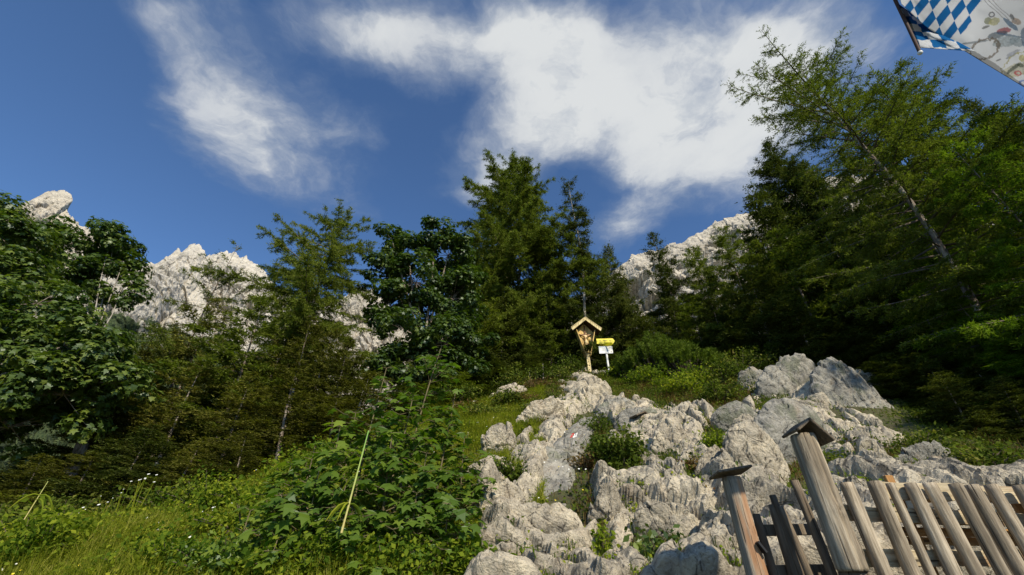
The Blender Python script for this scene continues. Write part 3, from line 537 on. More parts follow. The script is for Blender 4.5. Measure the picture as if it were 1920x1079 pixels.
# ---- maples: crowns of leaf clumps carried on forking limbs
LEAF5 = np.array([(0, 0), (.42, .08), (.3, .36), (.54, .62), (.2, .6), (0, 1), (-.2, .6), (-.54, .62), (-.3, .36), (-.42, .08)])
def leaves(P, N, size, rng, shape=LEAF5, fold=.18):
    k = len(P); N = unit(N); a = rng.normal(size=(k, 3)); a[:, 2] -= .5; t = unit(a - (a * N).sum(1, keepdims=True) * N); s = np.cross(N, t)
    z = size * rng.uniform(.45, 1.3, (k, 1, 1)); sh = shape[None]
    V = P[:, None] + z * (s[:, None] * sh[..., :1] + t[:, None] * sh[..., 1:] - N[:, None] * (fold * np.abs(sh[..., :1]) + .22 * sh[..., 1:] ** 2))
    n = len(shape); return V.reshape(-1, 3), np.arange(k * n).reshape(k, n)
def maple(name, label, base, blobs, seed, size=.12, dens=1.0, mat=MAPLE, trunk_r=.14, show=1.0, cr=.42):
    rng = np.random.default_rng(seed); b = np.array(base, float); LP = []; LN = []; W_ = []
    cen = np.mean([np.array(q_[0]) for q_ in blobs], 0)
    for (c, r) in blobs:
        c = np.array(c); r = np.array([r, r, r * .8]); r = r * 1.12; k = max(6, int(13 * (r[0] / .8) ** 2 * (.42 / cr) ** 2 * .8))
        d = unit(rng.normal(size=(k, 3)) + np.array([0, 0, .15])); cc = c + d * r * rng.uniform(.45, 1.02, (k, 1))
        m = b + (cen - b) * .55
        for A, B, ra, rb in ((b + (m - b) * .0, m, trunk_r * .8, trunk_r * .4), (m, c, trunk_r * .4, trunk_r * .2)):
            ts = np.linspace(0, 1, 5)[:, None]; Pp = A + (B - A) * ts + np.sin(ts * 3.1) * rng.normal(0, .12, 3); W_.append(chain(Pp, np.linspace(ra, rb, 5), 6))
        W_.append(tubes(np.repeat(c[None], k, 0), cc, trunk_r * .08, .004, 4))
        for q_, dd in zip(cc, d):
            n = int(150 * dens * (cr / .42) ** 2 * (.12 / size) ** 1.3); rr = cr * rng.uniform(.7, 1.2); v = unit(rng.normal(size=(n, 3))) * rng.uniform(.35, 1, (n, 1)) ** .6
            LP.append(q_ + v * rr * np.array([1, 1, .62])); LN.append(np.array([0, 0, .75]) + v * .8 + dd * .25 + rng.normal(0, .35, (n, 3)))
    e = empty(name, base); props(e, label, 'tree')
    V, F = catVF(W_); link('trunk', mesh_np('trunk', V - b, F, M_BARKP if show > 1 else M_BARK, True), e)
    V, F = leaves(np.concatenate(LP), np.concatenate(LN), size, rng); link('crown', mesh_np('crown', V - b, F, mat), e); return e
def mblobs(L):
    out = []
    for u, v, rp, Y in L:
        p = at(u, v, Y); out.append((p, rp / FPX * float((p - CAM) @ FW)))
    return out
def gbase(u, Y):
    x = at(u, 700, Y)[0]; return (x, Y, float(ground_z(x, Y)[0]) - .1)
maple('maple_tree', 'dense leafy maple filling the left edge, darker than the grass in front', (-12.6, 9.0, float(ground_z(-12.6, 9.)[0]) - .1),
      mblobs([(0, 402, 32, 8.6), (-60, 450, 80, 8.6), (30, 470, 60, 8.6), (-30, 560, 110, 8.6), (70, 570, 75, 8.3), (120, 650, 75, 8.2), (30, 680, 110, 8.2), (180, 660, 60, 8.4), (210, 720, 55, 8.4), (120, 740, 85, 8.4), (20, 800, 90, 8.6), (-60, 720, 110, 8.8), (-80, 620, 100, 9)]), 61, .125, 1.0)
maple('maple_tree', 'maple with pale forked boughs visible, its round crown standing before the left rock peaks', (-9.6, 10.8, float(ground_z(-9.6, 10.8)[0]) - .1),
      mblobs([(105, 442, 34, 11), (70, 470, 50, 11), (150, 470, 48, 11), (205, 462, 42, 11), (232, 490, 34, 11), (225, 540, 34, 11), (175, 530, 46, 11), (110, 540, 50, 11), (215, 445, 26, 11)]), 62, .125, .95, trunk_r=.05, show=2)
maple('maple_tree', 'full leafy maple in the centre left of the tallest larch', gbase(800, 15.2),
      mblobs([(735, 450, 30, 15), (722, 500, 40, 15), (765, 470, 40, 15), (815, 440, 34, 15), (840, 480, 50, 15.4), (780, 530, 60, 15), (730, 570, 42, 15), (850, 560, 60, 15.4), (760, 620, 55, 14.8), (830, 640, 62, 15), (890, 640, 45, 15.6), (780, 690, 55, 14.8), (850, 710, 50, 14.8), (720, 690, 40, 14.5), (880, 520, 40, 15.6)]), 63, .15, 1.0, cr=.5)
maple('maple_bush', 'low leafy bush in the gap between left maple and olive spruces', gbase(235, 9.6), mblobs([(200, 640, 40, 10.3), (235, 700, 45, 9.8), (190, 730, 40, 9.6)]), 64, .12, .9)

e = copy_tree(VARS['e'][0]); e['label'] = 'larch at the far right outside the picture, shading the grey boulders'; e['group'] = GR; e.location = (12.6, 2.6, float(ground_z(12.6, 2.6)[0]) - .1); e.scale = (1.9, 1.9, 2.0)
e = copy_tree(VARS['e'][0]); e['label'] = 'second larch at the far right outside the picture, farther back'; e['group'] = GR; e.location = (15.4, 4.6, float(ground_z(15.4, 4.6)[0]) - .1); e.scale = (2.0, 2.0, 2.1)
# ------------------------------------------------------------------ single rocks lying on or standing out of the slope
def boulder(label, outline, Y, thick, seed, mat=None, facet=.5, nrm=None, n=150, Ys=None, deep=.5, cat='rock', group='rocks on the slope', name='rock', rough=1.0, power=.75):
    o = np.array(outline, float); c = o.mean(0); Yv = np.array(Ys if Ys is not None else [Y] * len(o), float)
    P = np.array([at(a, b, y) for (a, b), y in zip(o, Yv)]); C = P.mean(0)
    th = np.linspace(0, len(o), n, endpoint=False); i = th.astype(int) % len(o); f = (th - th.astype(int)); j = (i + 1) % len(o); h, k = (i - 1) % len(o), (i + 2) % len(o)
    f = f[:, None]; B = .5 * (2 * P[i] + (P[j] - P[h]) * f + (2 * P[h] - 5 * P[i] + 4 * P[j] - P[k]) * f ** 2 + (3 * P[i] - P[h] - 3 * P[j] + P[k]) * f ** 3)
    N = unit(np.array(nrm if nrm is not None else (CAM - C) * np.array([1, 1, .4]) + np.array([0, 0, .9 * np.linalg.norm(CAM - C)])))
    m = n // 2; ph = np.linspace(.0, math.pi, m); r = np.abs(np.sin(ph)) ** power; hh = np.cos(ph); hh = np.where(hh > 0, np.abs(hh) ** .8 * thick, -np.abs(hh) * deep)
    V = C + (B[:, None] - C) * r[None, :, None] + N * hh[None, :, None]; V = V.reshape(-1, 3)
    sc = 1.0 / max(.35, np.linalg.norm(P.max(0) - P.min(0)) * .35)
    Wq = V + .2 * np.stack([fbm(V * sc, 3, seed), fbm(V * sc, 3, seed + 1), fbm(V * sc, 3, seed + 2)], 1)
    d = rough * (.16 / sc * facet * 1.5 * blocky(Wq * sc * .9, seed + 3) + .07 / sc * blocky(Wq * sc * 2.3, seed + 4) + .030 / sc * blocky(Wq * sc * 6, seed + 6) + .012 / sc * blocky(Wq * sc * 14, seed + 7) + .02 / sc * fbm(Wq * sc * 3, 4, seed + 5, .55, True))
    out = unit(V - C + N * .1); V = V + (out * .5 + N * .5) * d[:, None] + np.stack([fbm(V * 9, 3, seed + 8), fbm(V * 9, 3, seed + 9), fbm(V * 9, 3, seed + 10)], 1) * .022
    F = gridF(n, m); a_ = (n - 1) * m + np.arange(m - 1); b_ = np.arange(m - 1); F = np.concatenate([F, np.stack([a_, b_, b_ + 1, a_ + 1], 1)])
    ob = link(name, mesh_np(name, V - C, F, mat or M_ROCK, True), None, C); ob.data.shade_flat() if facet > .6 else None
    return props(ob, label, cat, group)
boulder('long smooth pale slab with the red and white trail mark, rising towards the shrine', [(975, 955), (985, 905), (1020, 860), (1065, 815), (1100, 786), (1122, 792), (1112, 822), (1092, 862), (1084, 905), (1080, 945), (1066, 985), (1010, 990)], 7, .20, 301, facet=.25, Ys=[6.6, 7.2, 8.2, 9.4, 10.6, 10.4, 9.2, 8.2, 7.4, 6.8, 6.3, 6.3], mat=M_ROCKG, rough=.7)
boulder('broad cracked ledge of pale rock at the bottom centre, right of the bright weeds', [(905, 1010), (940, 975), (1010, 968), (1060, 975), (1092, 1000), (1100, 1030), (1060, 1050), (1000, 1055), (930, 1045)], 5.5, .30, 302, facet=.6)
boulder('rounded pale rock left of the long smooth slab, above the cracked ledge', [(885, 945), (900, 925), (940, 920), (975, 935), (985, 960), (960, 985), (905, 985)], 6.0, .25, 303)
boulder('blocky pale outcrop directly below the shrine', [(1060, 770), (1068, 742), (1100, 724), (1135, 728), (1148, 748), (1130, 778), (1090, 785)], 12.3, .5, 304, facet=.6)
boulder('stacked pale outcrop left of the shrine rocks, above the smooth slab', [(960, 825), (975, 790), (1015, 760), (1050, 752), (1058, 775), (1035, 810), (1000, 835)], 10.6, .4, 305, facet=.8)
boulder('pale ledge half hidden by grass below the low spruces left of the shrine', [(900, 772), (925, 748), (962, 735), (985, 740), (975, 762), (930, 778)], 14.2, .4, 306, facet=.7)
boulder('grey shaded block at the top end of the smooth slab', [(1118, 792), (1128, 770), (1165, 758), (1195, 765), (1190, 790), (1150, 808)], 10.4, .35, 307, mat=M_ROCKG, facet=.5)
boulder('ribbed pale block right of the small leafy shrub in the middle of the slope', [(1218, 880), (1228, 830), (1245, 795), (1275, 800), (1290, 835), (1278, 875), (1250, 890)], 8.0, .4, 308, facet=.6)
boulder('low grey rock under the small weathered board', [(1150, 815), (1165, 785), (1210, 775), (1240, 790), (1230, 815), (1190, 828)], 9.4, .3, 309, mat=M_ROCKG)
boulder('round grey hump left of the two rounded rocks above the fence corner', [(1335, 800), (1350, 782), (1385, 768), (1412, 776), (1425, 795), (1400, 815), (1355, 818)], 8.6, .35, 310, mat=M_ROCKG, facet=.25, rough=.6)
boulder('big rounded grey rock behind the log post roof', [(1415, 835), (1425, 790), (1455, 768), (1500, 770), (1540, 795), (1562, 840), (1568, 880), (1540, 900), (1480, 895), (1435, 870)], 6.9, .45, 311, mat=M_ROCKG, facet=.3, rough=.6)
boulder('pale rock with a dark crack behind the capped left gate post', [(1352, 905), (1360, 860), (1385, 822), (1420, 815), (1455, 840), (1480, 890), (1475, 930), (1430, 950), (1380, 945)], 6.1, .45, 312, facet=.45)
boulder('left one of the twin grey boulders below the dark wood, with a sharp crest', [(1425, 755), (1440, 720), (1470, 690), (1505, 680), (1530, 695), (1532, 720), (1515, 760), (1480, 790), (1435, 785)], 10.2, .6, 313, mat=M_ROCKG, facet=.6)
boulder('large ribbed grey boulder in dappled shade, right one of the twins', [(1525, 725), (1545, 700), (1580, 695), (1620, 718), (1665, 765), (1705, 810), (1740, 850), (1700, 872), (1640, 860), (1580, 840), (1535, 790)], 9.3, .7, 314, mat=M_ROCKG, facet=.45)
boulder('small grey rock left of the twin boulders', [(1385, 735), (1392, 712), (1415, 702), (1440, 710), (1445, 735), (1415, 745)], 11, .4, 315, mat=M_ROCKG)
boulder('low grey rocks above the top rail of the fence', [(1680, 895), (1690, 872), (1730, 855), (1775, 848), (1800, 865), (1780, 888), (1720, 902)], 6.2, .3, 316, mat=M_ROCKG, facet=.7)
boulder('tall narrow pale rib left of the capped gate post', [(1300, 930), (1318, 880), (1340, 850), (1360, 865), (1350, 910), (1325, 960), (1300, 975)], 6.4, .3, 317, facet=.5)
boulder('sloping pale slab at bottom centre right, left of the capped gate post', [(1190, 985), (1215, 960), (1260, 965), (1310, 990), (1345, 1010), (1320, 1050), (1250, 1045), (1205, 1020)], 5.6, .3, 318, facet=.5)
boulder('blunt pale rock between the cracked ledge and the sloping slab', [(1105, 1000), (1112, 960), (1135, 925), (1160, 935), (1170, 975), (1150, 1010)], 5.9, .3, 319, facet=.6)
boulder('pale angular rock above the bright leaves, at the left rim of the rocks', [(862, 905), (880, 880), (930, 868), (965, 880), (950, 905), (895, 918)], 7.4, .25, 320, facet=.7)
boulder('pale broken rock at the left rim of the rocks, upper one', [(900, 850), (915, 815), (950, 805), (965, 830), (955, 860), (920, 868)], 8.6, .3, 321, facet=.8)
boulder('flat pale stone in the grass at the bottom left', [(215, 1058), (235, 1048), (262, 1052), (258, 1062), (230, 1066)], 5.6, .10, 322, group='stones in the meadow', n=60)
boulder('flat pale stone in the grass right of the grey capped post', [(350, 1030), (385, 1018), (430, 1015), (455, 1022), (420, 1040), (370, 1042)], 6.0, .10, 323, group='stones in the meadow', n=60)

for i, (lb, u, v, Yv, r) in enumerate([('small pale stone on the grassy rim, left of the upper broken rock', 872, 818, 9.8, 9), ('pale stone group in the grass below the pale ledge', 925, 792, 12, 13), ('small pale rock tip between the low bushes under the ledge', 948, 782, 12.4, 8), ('pale stone right of the dead stems', 1045, 745, 14.8, 10), ('pale stone high on the bank beside the red growth', 895, 760, 13.6, 8), ('small stone half sunk at the rim, above the angular rock', 868, 868, 8.4, 9), ('pale stones on the hillside right of the signpost foot', 1205, 745, 13, 14), ('pale stone below the hillside shrubs', 1310, 765, 10.6, 12), ('light stone at the foot of the shrine post, on its right', 1128, 707, 17.4, 12)]):
    a_ = np.linspace(0, 6.283, 7, endpoint=False); boulder(lb, [(u + r * 1.3 * math.cos(q) * (1 + .2 * math.sin(3 * q + i)), v + r * .7 * math.sin(q)) for q in a_], Yv, r / 800 * Yv * .7, 340 + i, group='small stones on the slope', n=50, facet=.7)
# ------------------------------------------------------------------ low plants
GRASS = leaf_mat('grass blades', (.12, .15, .015), (.24, .26, .03), (.36, .32, .09), .35, 1.2)
WEED = leaf_mat('meadow weeds', (.06, .11, .012), (.19, .24, .022), (.34, .35, .035), .4, 1.6)
SCRUB = leaf_mat('rock garden plants', (.045, .07, .012), (.11, .145, .022), (.25, .22, .06), .3, 1.6)
DRY = leaf_mat('dry reddish growth', (.10, .05, .02), (.16, .12, .045), (.2, .19, .07), .2, 2.5)
DIAM = np.array([(0, 0), (.32, .45), (0, 1), (-.32, .45)])
def blade_mesh(P, L, w, rng, lean=.45):
    k = len(P); a = rng.uniform(0, 6.283, k); d = np.stack([np.cos(a), np.sin(a), 0 * a], 1); s = np.stack([-d[:, 1], d[:, 0], 0 * a], 1); L = L[:, None]
    ln = rng.uniform(.1, lean, (k, 1)); m = P + np.array([0, 0, 1]) * L * .6 + d * L * ln * .35; t = P + np.array([0, 0, 1]) * L * (1 - ln * .5) + d * L * ln * 1.3
    V = np.stack([P - s * w, P + s * w, m + s * w * .75, t, m - s * w * .75], 1).reshape(-1, 3); b = np.arange(k)[:, None] * 5; return V, np.concatenate([b + [0, 1, 2], b + [0, 2, 4], b + [4, 2, 3]], 1).reshape(-1, 3)
rng = np.random.default_rng(77)
def scatter(n, x0, x1, y0, y1): return rng.uniform(x0, x1, n), rng.uniform(y0, y1, n)
def surf(x, y):
    z = ground_z(x, y); P = np.stack([x, y, z], 1); u, v = proj(P); return P, u, v
# meadow: left bank
x, y = scatter(900000, -13, 2.5, 3.6, 14.5); P, u, v = surf(x, y); w = np.exp(-(y - 4) / 6); rc = rock_cover(x, y)
ok = (u > -120) & (u < 1020) & (v < 1150) & (v > 700) & (rng.uniform(0, 1, len(x)) < .25 + w) & (rc < .02) & ~((u > 860) & (v > 900) & (rc > -.05)); P = P[ok]
tall = 1 + .8 * fbm(P * .7, 2, 700)
L = rng.uniform(.09, .40, len(P)) ** 1.15 * tall; V, F = blade_mesh(P, L, .0022 + .0005 * P[:, 1:2], rng, .75)
props(link('grass', mesh_np('grass', V, F, GRASS)), kind='stuff')
sel = rng.uniform(0, 1, len(P)) < .36; Q = P[sel] + np.stack([rng.normal(0, .05, sel.sum()), rng.normal(0, .05, sel.sum()), rng.uniform(.01, .22, sel.sum()) * tall[sel]], 1)
cl = fbm(Q * 1.3, 3, 720); sel = cl > -.12; Q = Q[sel]
V, F = leaves(Q, np.array([0, -.2, .8]) + rng.normal(0, .5, (len(Q), 3)), .042, rng, DIAM * np.array([1.5, 1])); props(link('meadow_weeds', mesh_np('meadow_weeds', V, F, WEED)), kind='stuff')
# soil pockets between the rocks and the ground under the trees
x, y = scatter(520000, -2.5, 17, 4.0, 21); P, u, v = surf(x, y); rc = rock_cover(x, y); vg, _, _ = veg_at(P); den = .25 + 1.2 * vg + .8 * (v < 735)
ok = (u > 780) & (u < 2050) & (v > 640) & (v < 1120) & (rc < .06) & (rng.uniform(0, 1, len(x)) < den * .7); P = P[ok]; rc = rc[ok]; vg = vg[ok]
P[:, 2] += np.clip(rc, -.04, .06); h = .05 + .16 * np.clip(vg + .3, 0, 1)
a = rng.uniform(0, 1, len(P)) < .42
V, F = blade_mesh(P[a], rng.uniform(.5, 1.3, a.sum()) * h[a] * 1.2, .0022 + .0004 * P[a][:, 1:2], rng, .9); cut = fbm(P[a] * 1.1, 2, 730) > .0
for nm, msk, mt in (('rock_grass', ~cut, SCRUB), ('dry_growth', cut, DRY)):
    Vs = V.reshape(-1, 5, 3)[msk]; b_ = np.arange(len(Vs))[:, None] * 5; props(link(nm, mesh_np(nm, Vs.reshape(-1, 3), np.concatenate([b_ + [0, 1, 2], b_ + [0, 2, 4], b_ + [4, 2, 3]], 1).reshape(-1, 3), mt)), kind='stuff')
b = ~a; Q = P[b] + np.stack([rng.normal(0, .03, b.sum()), rng.normal(0, .03, b.sum()), rng.uniform(0, 1.0, b.sum()) * h[b]], 1)
V, F = leaves(Q, np.array([0, -.3, .7]) + rng.normal(0, .5, (len(Q), 3)), .055, rng, DIAM * np.array([1.3, 1])); props(link('rock_plants', mesh_np('rock_plants', V, F, SCRUB)), kind='stuff')
# tufts rooted in the clefts of the bedrock
kk = np.flatnonzero((CREV > .02) & (RD > .0) & (edge > .9)); kk = kk[(fbm(RP[kk] * 1.6, 2, 760) > -.15)]; kk = rng.choice(kk, min(len(kk), 26000), False); Q = RP[kk] + rng.normal(0, .012, (len(kk), 3))
V, F = blade_mesh(Q[::2], rng.uniform(.05, .18, len(Q[::2])), .003 + .0004 * Q[::2, 1:2], rng, .9); props(link('cleft_grass', mesh_np('cleft_grass', V, F, SCRUB)), kind='stuff')
Q = Q[1::2]; Q = Q + np.stack([0 * Q[:, 0], -.02 + 0 * Q[:, 0], rng.uniform(0, .09, len(Q))], 1)
V, F = leaves(Q, np.array([0, -.4, .6]) + rng.normal(0, .5, (len(Q), 3)), .04, rng, DIAM * np.array([1.3, 1])); props(link('cleft_plants', mesh_np('cleft_plants', V, F, WEED)), kind='stuff')
# small white and yellow flowers in the meadow
M_WHITE = plain_mat('white petals', (.75, .75, .68)); M_YEL = plain_mat('yellow petals', (.7, .55, .03))
HEX = np.array([(math.cos(k * math.pi / 3) * .5, math.sin(k * math.pi / 3) * .5) for k in range(6)])
for nm, n, mt, sz in (('white_flowers', 420, M_WHITE, .028), ('yellow_flowers', 240, M_YEL, .024)):
    x, y = scatter(n * 3, -9, 1.5, 4.2, 11); P, u, v = surf(x, y); ok = (rock_cover(x, y) < 0) & (fbm(P * .9, 2, 741 + n) > -.1); P = P[ok][:n]; P[:, 2] += rng.uniform(.12, .32, len(P))
    V, F = leaves(P, np.array([0, -.6, .8]) + rng.normal(0, .3, (len(P), 3)), sz, rng, HEX, .0); props(link(nm, mesh_np(nm, V, F, mt)), kind='stuff')

def shrub(name, label, u, v, Y, w, h, size, mat, seed, n=1400, shape=DIAM, group='low shrubs between the rocks', stems=18, up=.5, cat='shrub', zoff=-.05):
    r_ = np.random.default_rng(seed); p = at(u, v, Y); z = float(ground_z(p[0], p[1])[0]) + zoff; base = np.array([p[0], p[1], max(z, p[2] - .25) if zoff > -.04 else z])
    az = r_.uniform(0, 6.28, stems); q = r_.uniform(.15, 1, stems) ** .6; tips = np.stack([np.cos(az) * w * q, np.sin(az) * w * q, h * (1.05 - .55 * q ** 2) * r_.uniform(.75, 1.15, stems)], 1); o = np.stack([np.cos(az), np.sin(az), 0 * az], 1) * w * .1
    mid = o + (tips - o) * .5 + np.array([0, 0, h * .12]); Vw, Fw = catVF([tubes(o, mid, .010, .007, 4), tubes(mid, tips, .007, .003, 4)])
    i = r_.integers(0, stems, n); s = r_.uniform(.2, 1.05, (n, 1)); P = np.where(s < .5, o[i] + (mid[i] - o[i]) * s * 2, mid[i] + (tips[i] - mid[i]) * (s * 2 - 1)) + r_.normal(size=(n, 3)) * np.array([1, 1, .7]) * (size * 1.1 + .05 * w)
    e = empty(name, base, 0); props(e, label, cat, group)
    link('stems', mesh_np('stems', Vw, Fw, M_TWIG), e)
    V, F = leaves(P, np.array([0, -.15, up]) + r_.normal(0, .45, (n, 3)), size, r_, shape); link('foliage', mesh_np('foliage', V, F, mat), e); return e
NAR = DIAM * np.array([.7, 1.0])
for a in [('narrow leaved shrub in the middle of the rocks, right of the smooth slab', 1172, 905, 7.3, .50, .62, .075, SCRUB, 801, 2600), ('smaller narrow leaved shrub right beside the middle one', 1140, 880, 7.9, .35, .45, .07, SCRUB, 802, 1300),
          ('low leafy shrub left of the smooth slab', 948, 910, 7.2, .34, .36, .07, SCRUB, 803, 1300), ('leafy plant growing out of the slope below the shaded grey block', 1120, 830, 9.3, .34, .4, .06, SCRUB, 804, 900),
          ('green shrub in the hollow above the big rounded grey rock', 1350, 760, 10.2, .7, .5, .07, SCRUB, 805, 1800), ('green shrub on the hillside between signpost and twin boulders', 1290, 755, 11.3, .7, .5, .07, WEED, 806, 1800),
          ('leafy weeds at the foot of the signpost', 1165, 722, 15.8, .8, .5, .09, WEED, 807, 1300), ('shrub between dwarf pines and small grey rock', 1395, 722, 12.2, .8, .8, .08, SCRUB, 808, 1800),
          ('tuft of leaves on the pale rock behind the capped gate post', 1345, 850, 7.6, .22, .3, .055, WEED, 809, 700), ('dark leafy plant at the bottom edge, left of the gate post', 1245, 1065, 5.0, .26, .3, .08, MAPLE, 810, 500),
          ('green plant below the shrine rocks on their left', 1010, 790, 11.4, .5, .4, .07, SCRUB, 811, 1100), ('shrub on the grassy rim above the stacked pale outcrop', 950, 765, 12.5, .6, .5, .08, SCRUB, 812, 1300),
          ('bushy plants right of the log post roof', 1585, 890, 6.2, .3, .3, .05, SCRUB, 813, 900), ('green plants above the fence, right part', 1850, 880, 6.0, .5, .35, .06, SCRUB, 814, 1400), ('green plants over the low grey rocks above the fence', 1740, 860, 6.8, .4, .3, .06, SCRUB, 815, 900),
          ('bright weeds right of the shaded grey block', 1250, 745, 12.6, .5, .35, .07, WEED, 816, 900), ('bush reaching down to the shrine post on its left', 1068, 705, 17.2, .8, .8, .09, SCRUB, 832, 1500), ('bush on the strip left of the shrine bush', 1020, 715, 16.4, .8, .6, .09, SCRUB, 833, 1400), ('bush on the strip above the pale ledge', 960, 728, 15.2, .9, .7, .09, SCRUB, 834, 1600), ('light green bush below the dwarf pines', 1215, 735, 13.6, .8, .5, .08, WEED, 835, 1500), ('light green bush below the young larch', 1310, 735, 12.4, .8, .6, .08, WEED, 836, 1600), ('dark bush between the hillside shrub and the small grey rock', 1365, 735, 11.8, .7, .6, .08, SCRUB, 837, 1600), ('dark bush on the strip behind the twin boulders', 1400, 700, 13.2, 1.0, .9, .09, SCRUB, 838, 1800), ('brownish low shrub at the upper left rim of the rocks', 985, 760, 12.6, .5, .35, .06, DRY, 821, 900), ('reddish bilberry patch under the dead stems', 1010, 745, 14.5, .7, .3, .06, DRY, 822, 1100), ('reddish low growth left of the pale ledge', 880, 765, 13.2, .6, .3, .06, DRY, 823, 900), ('green bush under the low spruces left of the pale ledge', 855, 745, 13.8, .8, .7, .08, SCRUB, 824, 1600), ('green bush right of the dead stems, below the shrine', 1050, 728, 16, .6, .5, .08, SCRUB, 825, 1000), ('grey green bush between the upper broken rock and the pale ledge', 900, 800, 11.6, .6, .45, .07, SCRUB, 826, 1300), ('low weeds left of the upper broken rock', 872, 835, 10.2, .5, .35, .06, WEED, 827, 1200), ('low shrub on the rim right behind the stacked outcrop', 1035, 752, 12.9, .4, .3, .06, SCRUB, 828, 700), ('dry brown tuft in the cleft right of the smooth slab', 1100, 905, 7.6, .25, .25, .05, DRY, 829, 600), ('brown tuft left of the capped gate post', 1325, 980, 5.9, .25, .2, .045, DRY, 830, 600), ('brown patch under the ribbed pale block', 1290, 915, 7.0, .3, .2, .05, DRY, 831, 600), ('small plant in a cleft near the bottom, between ledge and sloping slab', 1130, 1060, 5.2, .16, .22, .06, WEED, 817, 300)]:
    shrub('leafy_shrub', *a, zoff=0)
# dwarf pines beside the signpost: upright candles of dense needles
def pine(label, u, v, Y, w, h, seed):
    r_ = np.random.default_rng(seed); p = at(u, v, Y); z = float(ground_z(p[0], p[1])[0]) - .05; ns = int(70 * w * w + 40)
    az = r_.uniform(0, 6.28, ns); q = r_.uniform(0, 1, ns) ** .55; tip = np.stack([np.cos(az) * w * q, np.sin(az) * w * q, h * (1.02 - .6 * q ** 2) * r_.uniform(.65, 1.12, ns)], 1); o = tip * np.array([.25, .25, 0]); mid = (o + tip) * .5 + np.stack([np.cos(az), np.sin(az), 0 * az], 1) * w * .18
    e = empty('dwarf_pine', (p[0], p[1], z)); props(e, label, 'dwarf pine', 'dwarf pines beside the signpost')
    link('stems', mesh_np('stems', *catVF([tubes(o, mid, .018, .012, 4), tubes(mid, tip, .012, .006, 4)]), M_TWIG), e)
    k = 150; i = np.repeat(np.arange(ns), k); s = r_.uniform(.1, 1.03, (len(i), 1)); D = unit(tip - mid)[i]; P = mid[i] + (tip[i] - mid[i]) * s
    link('foliage', mesh_np('foliage', *blades(P, D, .14, .026, r_, .8), PINE), e)
for i, a in enumerate([('dwarf pine right beside the signpost', 1188, 700, 15.5, 1.0, 1.3), ('largest dwarf pine, right of the signpost', 1238, 700, 14.6, 1.3, 1.9), ('dwarf pine between the largest one and the young larch', 1290, 705, 13.8, 1.1, 1.4), ('dwarf pine farthest right, above the hillside shrub', 1330, 716, 14, 1.0, 1.1), ('low dwarf pine in front of the largest one', 1222, 728, 14.2, .7, .6)]): pine(*a, 850 + i)
# maple saplings: stem, leaf pairs on stalks
def sapling(label, utop, vtop, Y, ubase, seed, size=.15, nn=8, name='maple_sapling', group='maple saplings in the foreground', side=3, mat=MAPLEY, bare=.25):
    r_ = np.random.default_rng(seed); T = at(utop, vtop, Y); bx = at(ubase, vtop, Y)[0]; bz = float(ground_z(bx, Y)[0]) - .05; b = np.array([bx, Y, bz]); H = T[2] - bz
    ts = np.linspace(0, 1, 8)[:, None]; C = b + (T - b) * ts + np.array([.06, .03, 0]) * np.sin(ts * 5 + seed) * H * .15 * ts; W_ = [chain(C - b, np.linspace(.013, .004, 8) * max(1, H / 1.5) ** .5, 6)]
    LP, LN, A_, B_ = [], [], [], []
    def node(c, k, sz, sp):
        a0 = r_.uniform(0, 6.28)
        for j in range(k):
            a = a0 + j * 6.28 / k + r_.normal(0, .25); d = np.array([math.cos(a), math.sin(a), r_.uniform(.0, .45)]); e_ = c + d * sp * r_.uniform(.6, 1.2); A_.append(c); B_.append(e_); LP.append(e_); LN.append(np.array([d[0] * .35, d[1] * .35 - .15, 1.0]) + r_.normal(0, .22, 3))
    for t in np.linspace(bare, 1, int(nn * 1.35)):
        c = np.array([np.interp(t, ts[:, 0], C[:, k]) for k in range(3)]) - b; node(c, 4 if t > .9 else 3, size, .10 + .10 * (1 - t))
        if side and t < .85:
            for _ in range(side):
                a = r_.uniform(0, 6.28); l = r_.uniform(.18, .42) * (1.15 - t) * max(.8, min(H, 1.8)); e_ = c + np.array([math.cos(a) * l, math.sin(a) * l, l * r_.uniform(.3, .9)]); A_.append(c); B_.append(e_); node(e_, 4, size, .10); node(c + (e_ - c) * .6, 3, size, .09)
    W_.append(tubes(np.array(A_), np.array(B_), .0035, .002, 4)); e = empty(name, b); props(e, label, 'sapling', group)
    link('stem', mesh_np('stem', *catVF(W_), M_STEM), e)
    P = np.array(LP); N = unit(np.array(LN)); out = unit(np.array(B_) - np.array(A_))[:len(P)]
    k = len(P); a = out if len(out) == k else r_.normal(size=(k, 3)); t = unit(r_.normal(0, .35, (k, 3)) + (P - P.mean(0)) * np.array([1, 1, 0]) + np.array([0, -.1, -.25])); t = unit(t - (t * N).sum(1, keepdims=True) * N); s = np.cross(N, t); z = size * r_.uniform(.4, 1.2, (k, 1, 1)); sh = LEAF5[None]
    V = P[:, None] + z * (s[:, None] * sh[..., :1] + t[:, None] * sh[..., 1:] - N[:, None] * (.16 * np.abs(sh[..., :1]) + .28 * sh[..., 1:] ** 2))
    link('leaves', mesh_np('leaves', V.reshape(-1, 3), np.arange(k * 10).reshape(k, 10), mat), e); return e
M_STEM = plain_mat('sapling stem', (.15, .12, .06), .8, var=.3)
